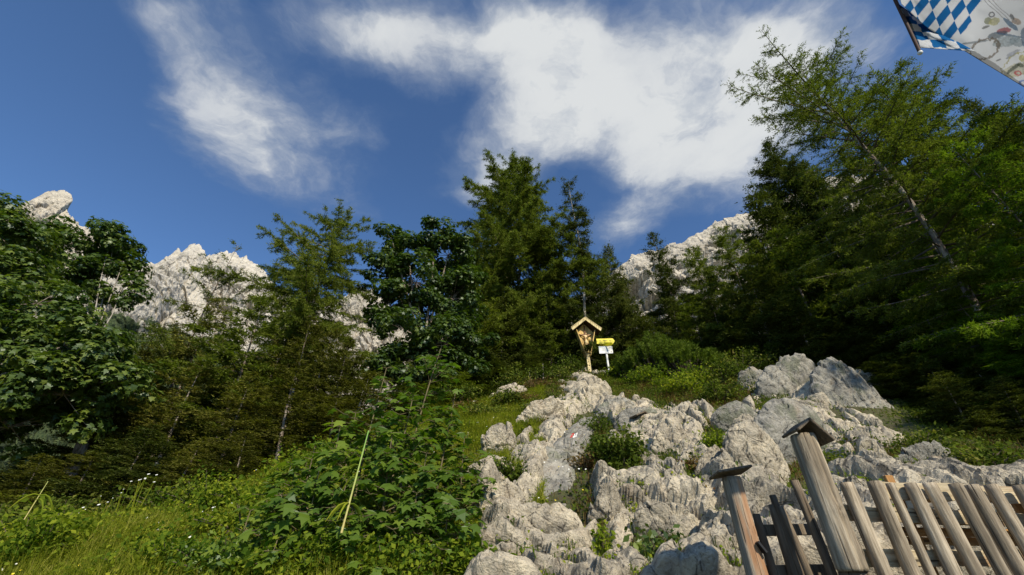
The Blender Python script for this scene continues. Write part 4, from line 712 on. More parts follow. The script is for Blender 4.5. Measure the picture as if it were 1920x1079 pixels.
SG = [('tallest maple sapling, its tip reaching into the central maple', 828, 648, 5.6, 775, 8, 3, .30), ('maple sapling with a pale stem, left of the tallest one', 722, 690, 5.4, 708, 6, 2, .35), ('maple sapling right of the tallest one, above the grassy rim', 852, 735, 5.6, 830, 6, 2, .3),
      ('maple sapling behind the tallest one on its left', 775, 742, 5.2, 745, 6, 3, .2), ('maple sapling left of the bright green stalk, upper one', 640, 800, 5.0, 640, 6, 3, .1), ('broad maple sapling just right of the bright green stalk', 738, 812, 4.8, 740, 7, 4, .05),
      ('maple sapling at the foot of the tallest one', 800, 850, 4.9, 795, 6, 4, .05), ('dark maple sapling at the rim of the rocks', 850, 880, 5.0, 845, 5, 4, .05), ('low maple sapling below the bright green stalk on its right', 780, 925, 4.5, 780, 5, 4, .02),
      ('low maple sapling beside the rocks, lowest of those on the rim', 840, 945, 4.6, 838, 4, 3, .02), ('maple sapling left of the bright green stalk, lower one', 600, 880, 4.7, 600, 5, 4, .05), ('low maple sapling left of the stalk above the weeds', 530, 930, 4.7, 530, 4, 3, .03),
      ('single maple sapling on the yellow-green bank', 470, 958, 4.9, 470, 3, 2, .1), ('low maple sapling in the weeds at the bottom left of the stalk', 520, 1010, 4.4, 520, 3, 3, .03), ('low maple sapling right under the bright green stalk', 690, 960, 4.5, 690, 4, 4, .03)]
SG2 = [('maple sapling between the bank top and the stalk tip', 590, 835, 5.2, 592, 6, 4, .05), ('bushy maple sapling just left of the stalk tip', 668, 775, 5.6, 668, 7, 4, .05), ('bushy maple sapling behind the broad one', 765, 790, 5.6, 765, 7, 4, .05), ('maple sapling at the right end of the sapling thicket', 872, 820, 5.8, 868, 6, 3, .1), ('maple sapling low in the middle of the thicket', 650, 900, 4.6, 650, 5, 4, .03), ('maple sapling on the bank left of the thicket', 545, 870, 5.6, 545, 5, 3, .05)]
for i, (lb, ut, vt, Yv, ub, nn_, sd_, br) in enumerate(SG + SG2): sapling(lb, ut, vt, Yv, ub, 900 + i, .145 if vt < 900 else .125, nn_, side=sd_, bare=br)
for a in [('tall leafy weeds at the lower left corner of the picture', 60, 1040, 5.2, .55, .62, .06, WEED, 951, 3000), ('leafy weeds right of the corner clump', 150, 1060, 5.4, .45, .35, .055, WEED, 952, 2000), ('leafy weeds under the bright green stalk', 640, 1030, 4.6, .45, .45, .055, WEED, 953, 3200),
          ('leafy weeds at the bottom edge below the saplings', 740, 1060, 4.4, .4, .40, .055, WEED, 954, 2800), ('leafy weeds left of the ones under the stalk', 560, 1040, 4.7, .45, .42, .06, WEED, 955, 2800), ('yellow-green weeds on the bank behind the single sapling', 480, 930, 7.2, .7, .35, .06, WEED, 956, 2600),
          ('yellow-green weeds halfway up the bank, below the dense olive spruces', 560, 880, 8.2, .8, .55, .07, WEED, 957, 2600), ('weeds at the top of the bank behind the saplings', 660, 850, 8.8, .9, .6, .075, WEED, 958, 2400), ('grassy weeds at the left rim of the rocks', 880, 985, 5.1, .3, .35, .05, WEED, 959, 1500),
          ('leafy weeds between meadow and rocks at the bottom', 850, 1040, 4.7, .4, .3, .055, WEED, 960, 1800), ('weeds in the bank below the central maple', 760, 830, 9.2, 1.0, .6, .08, WEED, 961, 2200), ('tall dark weeds along the thicket foot, left of the grey capped post', 130, 975, 7.2, .8, .5, .06, SCRUB, 962, 2600), ('tall dark weeds along the thicket foot, right of the grey capped post', 330, 955, 7.4, .9, .45, .06, SCRUB, 963, 2600), ('weeds at the bottom edge between the corner clumps and the stalk', 330, 1060, 4.9, .6, .4, .055, WEED, 964, 2600), ('weeds on the left edge above the corner clump', 20, 985, 6.0, .6, .6, .06, SCRUB, 965, 2400), ('bright tall weeds where thicket and grass bank meet', 400, 925, 7.4, .8, .6, .06, WEED, 967, 2600), ('bright tall weeds left of the tallest herb', 130, 1015, 6.2, .6, .45, .055, WEED, 968, 2200), ('bright weeds on the bank right of the white flowered herb', 470, 985, 5.8, .6, .45, .055, WEED, 969, 2200), ('bright weeds under the low spruce with fresh tips', 300, 985, 6.6, .6, .4, .055, WEED, 970, 2000), ('leafy weeds below the single sapling', 430, 1045, 4.8, .5, .42, .055, MAPLEY, 966, 2400)]:
    shrub('leafy_weeds', *a, group='clumps of tall weeds in the meadow', cat='weeds')
BROAD = np.array([(0, 0), (.38, -.05), (.52, .3), (.42, .68), (.2, .85), (0, .8), (-.2, .85), (-.42, .68), (-.52, .3), (-.38, -.05)])
shrub('butterbur', 'plant with broad bright round leaves below the cracked ledge, right one', 965, 1062, 4.8, .24, .2, .12, LARCHG, 971, 70, BROAD, 'broad leaved plants at the foot of the rocks', 10, .4, 'plant')
shrub('butterbur', 'plant with broad bright round leaves left of the cracked ledge, left one', 905, 1045, 4.8, .26, .24, .12, LARCHG, 972, 80, BROAD, 'broad leaved plants at the foot of the rocks', 10, .4, 'plant')
# tall bare stalk of a big weed
def stalk(label, u0, v0, u1, v1, Y, r, seed, lv=6):
    a = at(u0, v0, Y); b = at(u1, v1, Y + .15); n = 9; ts = np.linspace(0, 1, n)[:, None]; C = (b - a) * ts; r_ = np.random.default_rng(seed)
    e = empty('weed_stalk', a); props(e, label, 'plant stalk'); m, t = M_STALK
    link('stem', mesh_np('stem', *chain(C, r * (1 - .35 * ts[:, 0]) * (1 + .25 * (np.abs((ts[:, 0] * 4) % 1 - .5) > .4)), 8), m, True), e)
    i = r_.integers(2, n - 3, lv); L_ = []
    for k in i:
        az = r_.uniform(0, 6.28); q = np.linspace(0, 1, 5)[:, None]; d = np.array([math.cos(az), math.sin(az), .5]); L_.append(chain(C[k] + d * q * .16 - np.array([0, 0, .22]) * q ** 2, np.array([.006, .008, .01, .008, .002]), 4))
    link('withered_leaves', mesh_np('withered_leaves', *catVF(L_), WEED), e)
m, t = newmat('green stalk'); g = nd(t, 'ShaderNodeTexCoord'); zz = nd(t, 'ShaderNodeSeparateXYZ', {0: g.outputs['Object']}).outputs[2]
p = nd(t, 'ShaderNodeBsdfPrincipled', {'Base Color': ramp(t, mrange(t, zz, 0, .9), [(.1, (.42, .36, .12)), (.5, (.30, .36, .08)), (.9, (.16, .32, .05))]), 'Roughness': .6}); nd(t, 'ShaderNodeOutputMaterial', {0: p.outputs[0]}); M_STALK = (m, t)
stalk('tall bright green bare stalk leaning right among the maple saplings', 640, 1000, 691, 808, 4.0, .0085, 3, 9)
stalk('thin yellow-green stalk near the left edge in front of the dark squat spruces', 45, 975, 90, 903, 4.6, .004, 4, 4)
# thin flowering stems at the edge of the meadow
def stem_plant(label, u, v, Y, h, seed):
    r_ = np.random.default_rng(seed); p = at(u, v, Y); z = float(ground_z(p[0], p[1])[0]); e = empty('meadow_herb', (p[0], p[1], z)); props(e, label, 'herb', 'thin herbs at the edge of the meadow')
    A = []; B = []; k = 5; az = r_.uniform(0, 6.28, k); tip = np.stack([np.cos(az) * .12, np.sin(az) * .12, h * r_.uniform(.7, 1.1, k)], 1); link('stems', mesh_np('stems', *tubes(np.zeros((k, 3)), tip, .004, .003, 4), WEED), e)
    P = tip + np.array([0, 0, .004]); [link('flower_head', mesh_np('flower_head', *leaves(P[q:q + 1], np.array([[0, -.5, .7]]), .03, r_, HEX, 0), M_WHITE), e) for q in range(k)]
for i, a in enumerate([('tallest thin white headed herb before the dark squat spruces', 205, 1005, 6.6, .75), ('thin white headed herb right of the tallest one', 232, 1010, 6.6, .7), ('short thin herb left of the tallest one', 170, 1015, 6.4, .5), ('thin herb at the lower left, near the corner weeds', 110, 1010, 6.2, .45), ('white flowered herb on the yellow-green bank', 405, 985, 6.2, .35)]): stem_plant(*a, 990 + i)
# ------------------------------------------------------------------ things people made
import bmesh
from mathutils import Matrix
WOODG = wood_mat('weathered grey wood', (.58, .49, .36), (.31, .25, .175), (.05, .038, .027))
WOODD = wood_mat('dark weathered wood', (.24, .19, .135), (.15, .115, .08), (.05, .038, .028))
WOODP = wood_mat('pale sawn wood', (.66, .56, .38), (.55, .45, .29), (.30, .22, .13), .3)
WOODR = wood_mat('weathered wood with rusty streaks', (.40, .34, .26), (.26, .21, .155), (.10, .075, .055), .5)
WOODO = wood_mat('new orange wood', (.60, .34, .13), (.48, .25, .09), (.28, .13, .05))
WOODS = wood_mat('shrine larch wood', (.80, .58, .24), (.72, .49, .18), (.5, .3, .1)); WOODY = wood_mat('light new spruce boards', (.80, .68, .38), (.72, .58, .30), (.5, .36, .16))
M_DBR = plain_mat('dark brown stain', (.075, .035, .02), .8, var=.3); M_IRON = plain_mat('black iron', (.03, .03, .032), .5, .8)
def box_bm(bm, sx, sy, sz, M=Matrix(), bev=.004, seg=1, jit=0.0, rnd=None):
    r = bmesh.ops.create_cube(bm, size=1.0); vs = r['verts']
    for v in vs: v.co = Vector((v.co.x * sx, v.co.y * sy, v.co.z * sz))
    if bev:
        es = list({e for v in vs for e in v.link_edges}); g = bmesh.ops.bevel(bm, geom=es, offset=bev, segments=seg, affect='EDGES'); vs = list({v for f in g['faces'] for v in f.verts} | {v for v in vs if v.is_valid})
    for v in vs: v.co = M @ v.co
def bobj(name, bm, mat, parent=None, loc=None, smooth=False):
    me = bpy.data.meshes.new(name); bmesh.ops.recalc_face_normals(bm, faces=bm.faces); bm.to_mesh(me); bm.free(); me.materials.append(mat)
    if smooth: me.shade_smooth()
    return link(name, me, parent, loc)
def box(name, sx, sy, sz, c, mat, parent, rot=(0, 0, 0), bev=.004):
    bm = bmesh.new(); from mathutils import Euler
    box_bm(bm, sx, sy, sz, Euler(rot).to_matrix().to_4x4(), bev); return bobj(name, bm, mat, parent, c)
def pole(name, H, r, mat, parent, loc, rot=(0, 0, 0), seed=0, n=26, m=28, taper=.06, knots=3, split=0.0, half=False, ends=.012, square=0.0):
    """a round pole or log: uneven radius, knots, a drying crack, sawn ends"""
    r_ = np.random.default_rng(seed); z = np.linspace(0, H, m); an = np.linspace(0, 2 * math.pi, n, endpoint=False); A, Z = np.meshgrid(an, z)
    Pn = np.stack([np.cos(A) * 1.2 + seed * 3.1, np.sin(A) * 1.2, Z * 3 + seed], -1).reshape(-1, 3); R_ = r * (1 - taper * Z / H) * (1 + .09 * fbm(Pn, 3, seed + 3).reshape(A.shape))
    for _ in range(knots):
        ka, kz = r_.uniform(-2.6, -.5), r_.uniform(.08, .95) * H; dd = np.hypot(((A - ka + math.pi) % (2 * math.pi) - math.pi) * r, Z - kz); R_ += r * .16 * np.exp(-(dd / (r * .45)) ** 2) - r * .22 * np.exp(-(dd / (r * .16)) ** 2)
    if split:
        sa = -1.2 + .25 * np.sin(Z * 2 + seed); R_ -= r * split * np.exp(-(((A - sa + math.pi) % (2 * math.pi) - math.pi) / .07) ** 2)
    if square: R_ *= 1 + square * (1 / np.maximum(np.abs(np.cos(A)), np.abs(np.sin(A))) - 1)
    R_[0] *= .93; R_[-1] *= .93
    bx = .012 * np.sin(Z * 2.1 + seed) * min(1, H); V = np.stack([np.cos(A) * R_ + bx, np.sin(A) * R_, Z], -1); V[-1, :, 2] += ends * .5
    V = V.reshape(-1, 3); F = []
    for i in range(m - 1):
        for j in range(n): F.append((i * n + j, i * n + (j + 1) % n, (i + 1) * n + (j + 1) % n, (i + 1) * n + j))
    V = np.concatenate([V, [[0, 0, 0]], [[0, 0, H + ends * .5]]]); k = m * n
    me = bpy.data.meshes.new(name); me.from_pydata(V.tolist(), [], F + [(k, (j + 1) % n, j) for j in range(n)] + [(k + 1, (m - 1) * n + j, (m - 1) * n + (j + 1) % n) for j in range(n)]); me.materials.append(mat)
    me.polygons.foreach_set('use_smooth', [True] * len(F) + [False] * (2 * n)); o = link(name, me, parent, loc); o.rotation_euler = rot; return o
def XY(u, v, Y): p = at(u, v, Y); return float(p[0]), float(p[2])
# log post with its little gable roof
x, zt = XY(1503, 818, 2.97); _, zb = XY(1590, 1072, 2.97); gz = float(ground_z(x, 2.97)[0])
e = empty('log_post', (x + .01, 2.97, zb)); props(e, 'thick round log post under a two-board gable roof, at the corner of the fence', 'post')
pole('log', zt - zb, .080, WOODG, e, (0, 0, 0), seed=4, n=56, m=60, knots=3, split=.2, taper=.05)
pole('foot', zb - gz + .5, .085, WOODD, e, (0, .03, -(zb - gz) - .5 + .01), seed=5, knots=1)
for s, rr in ((-1, 34), (1, -52)):
    l = .115 if s < 0 else .185; a = R(rr)
    box('roof_board', l, .21, .018, (s * l * .5 * math.cos(a) + (.0 if s < 0 else .004), -.02, zt - zb + .075 - .5 * l * abs(math.sin(a)) + (.0 if s < 0 else .012)), WOODD, e, (0, (-a if s < 0 else -a) if True else 0, 0))
# left gate post with tilted cap board, hinge
x, zt = XY(1376, 897, 3.3); gz = float(ground_z(x, 3.3)[0])
e = empty('gate_post', (x - .01, 3.3, gz - .2)); props(e, 'squared gate post with orange rust streaks and one tilted cap board', 'post')
pole('shaft', zt - gz + .2, .064, WOODR, e, (0, 0, 0), seed=9, n=40, m=50, square=.35, knots=2, split=.18)
box('cap_board', .25, .20, .017, (-.015, -.02, zt - gz + .2 + .035), WOODD, e, (R(-4), R(-9), 0)); box('hinge', .02, .05, .075, (.03, -.07, zt - gz - .23), M_IRON, e, (0, R(-32), 0))
# small gate in the shade between the two posts
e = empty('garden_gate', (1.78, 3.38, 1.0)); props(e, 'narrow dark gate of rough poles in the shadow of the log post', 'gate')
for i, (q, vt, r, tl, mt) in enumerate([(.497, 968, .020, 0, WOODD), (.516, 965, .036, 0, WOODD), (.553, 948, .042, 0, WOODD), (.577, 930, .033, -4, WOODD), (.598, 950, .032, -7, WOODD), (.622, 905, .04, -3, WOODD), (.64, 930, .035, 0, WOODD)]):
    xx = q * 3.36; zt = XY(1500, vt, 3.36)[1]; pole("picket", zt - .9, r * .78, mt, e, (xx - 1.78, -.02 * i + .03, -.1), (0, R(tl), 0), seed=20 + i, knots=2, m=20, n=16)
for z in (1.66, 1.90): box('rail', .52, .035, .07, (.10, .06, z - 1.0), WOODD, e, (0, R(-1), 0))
# picket fence
e = empty('picket_fence', (3.0, 3.02, 1.0)); props(e, 'grey round picket fence with pale horizontal planks running out of the picture at lower right', 'fence')
PK = [(1592, 904, .050), (1634, 902, .052), (1669, 906, .033), (1702, 905, .048), (1743, 905, .047), (1785, 907, .047), (1823, 908, .050), (1862, 908, .046), (1903, 910, .052), (1946, 911, .05), (1988, 913, .05), (2030, 914, .05)]
for i, (u, v, r) in enumerate(PK):
    xx, zz_ = XY(u, v, 3.02); pole('picket', zz_ - .85 - .01, r * .78, WOODG, e, (xx - 3.0, 0, -.15), (R(.6 * ((i * 7) % 3 - 1)), R([0, .8, -1.0, .6, -.6, .4, .6, -.6, .5, 0, 0, 0][i]), 0), seed=40 + i, n=22, m=44, knots=4, split=.25 if i % 2 else .12, taper=-.06)
def rail(name, u0, v0, u1, v1, Y, h, mat, th=.03):
    x0, z0 = XY(u0, v0, Y); x1, z1 = XY(u1, v1, Y); L = math.hypot(x1 - x0, z1 - z0); ang = math.atan2(z1 - z0, x1 - x0)
    bm = bmesh.new(); rr = np.random.default_rng(int(v0)); n = 18
    for i in range(n + 1):
        for (yy, zz_) in ((-th / 2, -h / 2), (-th / 2, h / 2), (th / 2, h / 2), (th / 2, -h / 2)): bm.verts.new(((yy), zz_ + .05 * h * rr.normal(), (i / n - .5) * L))
    bm.verts.ensure_lookup_table()
    for i in range(n):
        for j in range(4): bm.faces.new([bm.verts[i * 4 + j], bm.verts[i * 4 + (j + 1) % 4], bm.verts[i * 4 + 4 + (j + 1) % 4], bm.verts[i * 4 + 4 + j]])
    bm.faces.new([bm.verts[j] for j in range(4)]); bm.faces.new([bm.verts[n * 4 + 3 - j] for j in range(4)])
    o = bobj(name, bm, mat, e, ((x0 + x1) / 2 - 3.0, Y - 3.02, (z0 + z1) / 2 - 1.0))
    X_ = Vector((math.cos(ang), 0, math.sin(ang))); Yv = Vector((0, 1, 0)); Zv = Yv.cross(X_) * -1
    o.rotation_euler = Matrix(((Yv.x, Zv.x, X_.x), (Yv.y, Zv.y, X_.y), (Yv.z, Zv.z, X_.z))).to_euler(); return o
rail('rail', 1640, 920, 2080, 936, 3.10, .100, WOODP); rail('rail', 1578, 962, 2080, 984, 3.10, .085, WOODP); rail('rail', 1590, 1046, 2080, 1048, 3.10, .085, WOODP)
rail('back_rail', 1690, 997, 2080, 1004, 3.24, .05, WOODO); rail('back_rail', 1700, 1014, 2080, 1020, 3.30, .045, WOODO)
x_, z_ = XY(1664, 892, 3.18); box('stake', .055, .03, z_ - .8, (x_ - 3.0, .16, (z_ + .8) / 2 - 1.0), WOODO, e)
x_, z_ = XY(1905, 935, 3.18); box('stake', .055, .03, z_ - .8, (x_ - 3.0, .18, (z_ + .8) / 2 - 1.0), WOODO, e)
# low posts with gable caps
def cap_post(label, u, v, Y, w, sc=1.0, mat=WOODD, rz=0.0):
    x, z = XY(u, v, Y); g = float(ground_z(x, Y)[0]) - .3; h = z - g; e = empty('capped_post', (x, Y, g), rz); props(e, label, 'post', 'low posts with gable caps')
    pole('shaft', h - .02, w, WOODG if sc > 1 else mat, e, (0, 0, 0), seed=int(u), n=16, m=14)
    for s in (-1, 1):
        l = .24 * sc; a = R(24 if sc > 1 else 40); box('cap_board', l, .22, .026, (s * l * .5 * math.cos(a) * .98, 0, h + .05 - .5 * l * math.sin(a) + (.013 if s > 0 else 0)), mat, e, (0, -(-s) * a, 0))
cap_post('low post with a dark shallow gable cap standing in the rocks below the signpost', 1203, 779, 9.2, .05, 1.15, rz=.5)
cap_post('low post with a grey gable cap in the grass before the dark squat spruces', 252, 994, 6.9, .05, .95, WOODD)
# wayside shrine
bx_, bz_ = XY(1105.5, 700, 18); gz = min(bz_, float(ground_z(bx_, 18)[0])); S = empty('wayside_shrine', (bx_, 18.0, bz_ - .02), R(4)); props(S, 'wooden wayside shrine with a carved crucifix under a pointed roof, on one post', 'shrine')
def zof(v): return XY(1105, v, 18)[1] - bz_ + .02
zB, zE, zA = zof(664), zof(622), zof(602)
box('post', .15, .15, zB + .35 + (bz_ - gz) + .6, (0, 0, (zB + .30 - (bz_ - gz) - .6) / 2), WOODY, S, bev=.01)
def prism(name, pts, y0, y1, mat, parent):       # outline in x,z pulled along y
    bm = bmesh.new(); a = [bm.verts.new((p[0], y0, p[1])) for p in pts]; b = [bm.verts.new((p[0], y1, p[1])) for p in pts]; n = len(pts)
    bm.faces.new(a); bm.faces.new(b[::-1])
    for i in range(n): bm.faces.new((a[i], b[i], b[(i + 1) % n], a[(i + 1) % n]))
    return bobj(name, bm, mat, parent)
wT, wB = .42, .125; zT = zA - .10
prism('back_board', [(-wB, zB), (wB, zB), (wT, zE), (0, zT + .02), (-wT, zE)], .10, .13, WOODS, S)
def wall(x0, z0, x1, z1, t): nx_, nz_ = (z1 - z0), -(x1 - x0); l = math.hypot(nx_, nz_); return [(x0, z0), (x1, z1), (x1 + nx_ / l * t, z1 + nz_ / l * t), (x0 + nx_ / l * t, z0 + nz_ / l * t)]
prism('side_board', wall(wB - .035, zB - .14, wT + .01, zE + .02, .03), -.17, .135, WOODS, S); prism('side_board', [(-a, b) for a, b in wall(wB - .035, zB - .14, wT + .01, zE + .02, .03)], -.17, .135, WOODS, S)
ov = .69; sl_ = (zA - zE) / ov
for s in (-1, 1):
    q = [(0, zA - .05), (s * ov, zE - .05), (s * (ov + .02), zE - .005), (0, zA - .003)]; prism('roof_panel', q, -.30, .36, M_DBR, S)
    prism('fascia', [(0, zA - .14), (s * (ov - .03), zE - .12), (s * (ov + .025), zE - .04), (s * (ov + .03), zE - .01), (0, zA + .0)], -.335, -.303, WOODY, S)
    prism('roof_edge', [(0, zA + .004), (s * (ov + .04), zE + .0), (s * (ov + .05), zE + .028), (0, zA + .035)], -.35, .38, WOODY, S)
C = empty('crucifix', (0, 0, 0)); C.parent = S; C.location = (0, .0, 0); M_CR = plain_mat('cross wood', (.16, .06, .025), .7, var=.2); M_FIG = plain_mat('carved pale wood', (.70, .48, .24), .6, var=.12)
zc0 = zB + .12; zc1 = zE - .02
box('cross_upright', .055, .035, zA - .28 - zc0 + .1, (.0, .045, (zc0 + zA - .18) / 2), M_CR, C); box('cross_bar', .62, .033, .055, (0, .047, zc1 - .13), M_CR, C, (0, 0, 0)); box('plaque', .10, .012, .06, (0, .02, zA - .25), WOODY, C)
prism('ledge', [(-.17, zB + .01), (.17, zB + .01), (.19, zB + .05), (-.19, zB + .05)], -.15, .098, WOODS, S)
# carved figure: one skinned body on the cross
zh = zc1 - .13; K = [(0, 0, zh - .42, .052), (0, -.005, zh - .30, .042), (0, -.01, zh - .18, .058), (0, -.012, zh - .085, .050), (.008, -.02, zh - .04, .022), (.025, -.045, zh + .015, .042), (.03, -.05, zh + .045, .032),
     (.07, -.01, zh - .085, .030), (.165, .005, zh - .045, .019), (.27, .02, zh + .005, .012), (-.07, -.01, zh - .085, .030), (-.165, .005, zh - .045, .019), (-.27, .02, zh + .005, .012),
     (.035, -.01, zh - .46, .040), (.045, -.06, zh - .62, .028), (.012, -.01, zh - .82, .017), (.008, -.045, zh - .87, .014), (-.035, -.01, zh - .46, .040), (-.025, -.07, zh - .62, .028), (-.014, -.01, zh - .82, .017), (-.010, -.045, zh - .87, .014)]
E_ = [(0, 1), (1, 2), (2, 3), (3, 4), (4, 5), (5, 6), (3, 7), (7, 8), (8, 9), (3, 10), (10, 11), (11, 12), (0, 13), (13, 14), (14, 15), (15, 16), (0, 17), (17, 18), (18, 19), (19, 20)]
me = bpy.data.meshes.new('figure'); me.from_pydata([k[:3] for k in K], E_, []); fo = link('figure', me, C); fo.modifiers.new('skin', 'SKIN'); me.materials.append(M_FIG)
for i, k in enumerate(K): me.skin_vertices[0].data[i].radius = (k[3], k[3] * .85)
me.skin_vertices[0].data[0].use_root = True; fo.modifiers['skin'].use_smooth_shade = True; sb = fo.modifiers.new('sub', 'SUBSURF'); sb.levels = 2; sb.render_levels = 2
V, F = chain([(0, -.005, zh - .36), (0, -.008, zh - .40), (.0, -.012, zh - .46), (.005, -.02, zh - .52)], [.058, .066, .072, .064], 12); link('loincloth', mesh_np('loincloth', V, F, WOODY, True), fo)
# signpost
bx_, bz_ = XY(1143, 699, 17.7); G = empty('signpost', (bx_, 17.7, bz_ - .05), R(-3)); props(G, 'white hiking signpost with two yellow arrow boards and a white panel beside the shrine', 'signpost')
def zs(v): return XY(1143, v, 17.7)[1] - bz_ + .05
M_WP = plain_mat('white painted metal', (.78, .78, .74), .5, var=.06); M_YP = plain_mat('yellow sign paint', (.86, .70, .01), .45, var=.03); M_INK = plain_mat('dark sign lettering', (.12, .11, .08), .6); M_GREY = plain_mat('grey sign lettering', (.45, .46, .44), .6)
box('post', .085, .085, zs(638) + .5, (-.02, 0, (zs(638) - .5) / 2), M_WP, G, bev=.02)
cx_ = -.04; zc = zs(657.5); hh = (zs(651) - zs(664.5)) / 2
P_ = box('white_panel', .62, .02, hh * 2, (cx_, -.06, zc), M_WP, G); bm = bmesh.new()
for k, (xx, ww) in enumerate([(-.02, .34), (-.02, .30), (-.02, .36)]): box_bm(bm, ww, .004, .014, Matrix.Translation((xx, -.0125, .06 - .05 * k)), 0)
bobj('text_lines', bm, M_GREY, P_); box('emblem', .05, .004, .04, (.23, -.0125, -hh * .6), M_INK, P_, bev=0)
zc = zs(641.5); h2 = (zs(637) - zs(646.5)) / 2
A_ = prism('arrow_board', [(-.42, -h2), (.34, -h2), (.42, 0), (.34, h2), (-.42, h2), (-.40, 0)], -.012, .012, M_YP, G); A_.location = (.0, -.07, zc)
bm = bmesh.new()
for xx, ww, zz_ in [(-.25, .12, .04), (-.02, .22, .04), (.22, .12, .04), (-.22, .14, -.035)]: box_bm(bm, ww, .004, .018, Matrix.Translation((xx, -.015, zz_)), 0)
bobj('text_lines', bm, M_INK, A_)
A2 = prism('arrow_board', [(-.40, -.08), (.30, -.08), (.40, 0), (.30, .08), (-.40, .08)], -.012, .012, M_YP, G); A2.location = (.0, -.12, zs(648)); A2.rotation_euler = (0, R(22), R(-48))
# dead sticks under the low spruces
for lb, u, v, Yv, h in [('thin pale dead stem standing left of the shrine under the low spruces', 1019, 738, 16.3, .8), ('short pale dead stem left of the other one under the low spruces', 992, 730, 16.5, .55)]:
    x, z = XY(u, v, Yv); g = float(ground_z(x, Yv)[0]) - .1; r_ = np.random.default_rng(int(u)); V, F = chain([(0, 0, 0), (.02, 0, h * .5), (.03, .01, h + .1)], [.022, .018, .008], 6); V2, F2 = tubes(np.array([[.02, 0, h * .6], [.02, 0, h * .35]]), np.array([[.16, .02, h * .75], [-.1, 0, h * .5]]), .008, .004, 4)
    props(link('dead_stem', mesh_np('dead_stem', *catVF([(V, F), (V2, F2)]), M_BARKP), None, (x, Yv, max(g, z - .1))), lb, 'dead stem', 'dead stems under the spruces')
# trail mark painted on the smooth slab
from mathutils.bvhtree import BVHTree
sl0 = [o for o in bpy.data.objects if o.name == 'rock'][0]; bv = BVHTree.FromPolygons([v.co[:] for v in sl0.data.vertices], [p.vertices[:] for p in sl0.data.polygons])
def on_slab(u, v): h = bv.ray_cast(Vector(CAM) - sl0.location, Vector(ray(u, v))); return h[0]
for u0, u1, mt in ((1070.5, 1075.5, plain_mat('red trail paint', (.5, .04, .03), .7, var=.3, scale=40)), (1075.5, 1081.5, plain_mat('white trail paint', (.8, .79, .74), .7, var=.1, scale=40))):
    Vv = []
    for a in np.linspace(0, 1, 6):
        for b in np.linspace(0, 1, 6):
            h = on_slab(u0 + (u1 - u0) * a + 4 * b - 2, 821.5 - 8 * b - 2 * a)
            if h is None: h = Vector(at(u0, 818, 9.2)) - sl0.location
            Vv.append(h + (Vector(CAM) - sl0.location - h).normalized() * .012)
    props(link('trail_mark', mesh_np('trail_mark', [v[:] for v in Vv], gridF(6, 6), mt, True), sl0))
# ------------------------------------------------------------------ flag
def atD(u, v, D): return CAM + ray(u, v) * D
def flag_col(pu, pv, O, e1, e2):
    d = np.stack([pu - O[0], pv - O[1]], 1); A = np.linalg.inv(np.array([e1, e2]).T); q = d @ A.T + .5; return (np.floor(q[:, 0]) + np.floor(q[:, 1])) % 2 == 0
WHT = np.array([.74, .75, .77]); BLU = np.array([.02, .16, .42])
def sheet(name, corners, nu, nv, D, wave, paint, mat, parent, seed):
    s, t = np.meshgrid(np.linspace(0, 1, nu), np.linspace(0, 1, nv), indexing='ij'); s = s.ravel(); t = t.ravel(); c = np.array(corners, float)
    uv = (1 - s)[:, None] * (1 - t)[:, None] * c[0] + s[:, None] * (1 - t)[:, None] * c[1] + s[:, None] * t[:, None] * c[2] + (1 - s)[:, None] * t[:, None] * c[3]
    Dd = D(s, t) + wave * (np.sin(s * 17 + t * 5 + seed) * .5 + np.sin(s * 7 - t * 9) * .8 + fbm(np.stack([s * 5, t * 5, 0 * s], 1), 3, seed) * 1.4)
    V = CAM + np.stack([ray(a, b) for a, b in uv]) * Dd[:, None]; me = mesh_np(name, V, gridF(nu, nv), mat, True)
    col = paint(uv[:, 0], uv[:, 1]); ca = me.color_attributes.new('print', 'FLOAT_COLOR', 'POINT'); ca.data.foreach_set('color', np.concatenate([col, np.ones((len(col), 1))], 1).astype(np.float32).ravel())
    o = link(name, me, parent); so_ = o.modifiers.new('thickness', 'SOLIDIFY'); so_.thickness = .0015; return o
m, t = newmat('flag cloth'); ca = nd(t, 'ShaderNodeVertexColor', layer_name='print'); g = nd(t, 'ShaderNodeNewGeometry')
df = nd(t, 'ShaderNodeBsdfDiffuse', {0: ca.outputs[0]}); tr = nd(t, 'ShaderNodeBsdfTranslucent', {0: ca.outputs[0]}); ms = nd(t, 'ShaderNodeMixShader', {0: .45, 1: df.outputs[0], 2: tr.outputs[0]}); nd(t, 'ShaderNodeOutputMaterial', {0: ms.outputs[0]}); M_FLAG = m
def Z(x, y): return np.array([1640 + x / 6.0, y / 6.0])
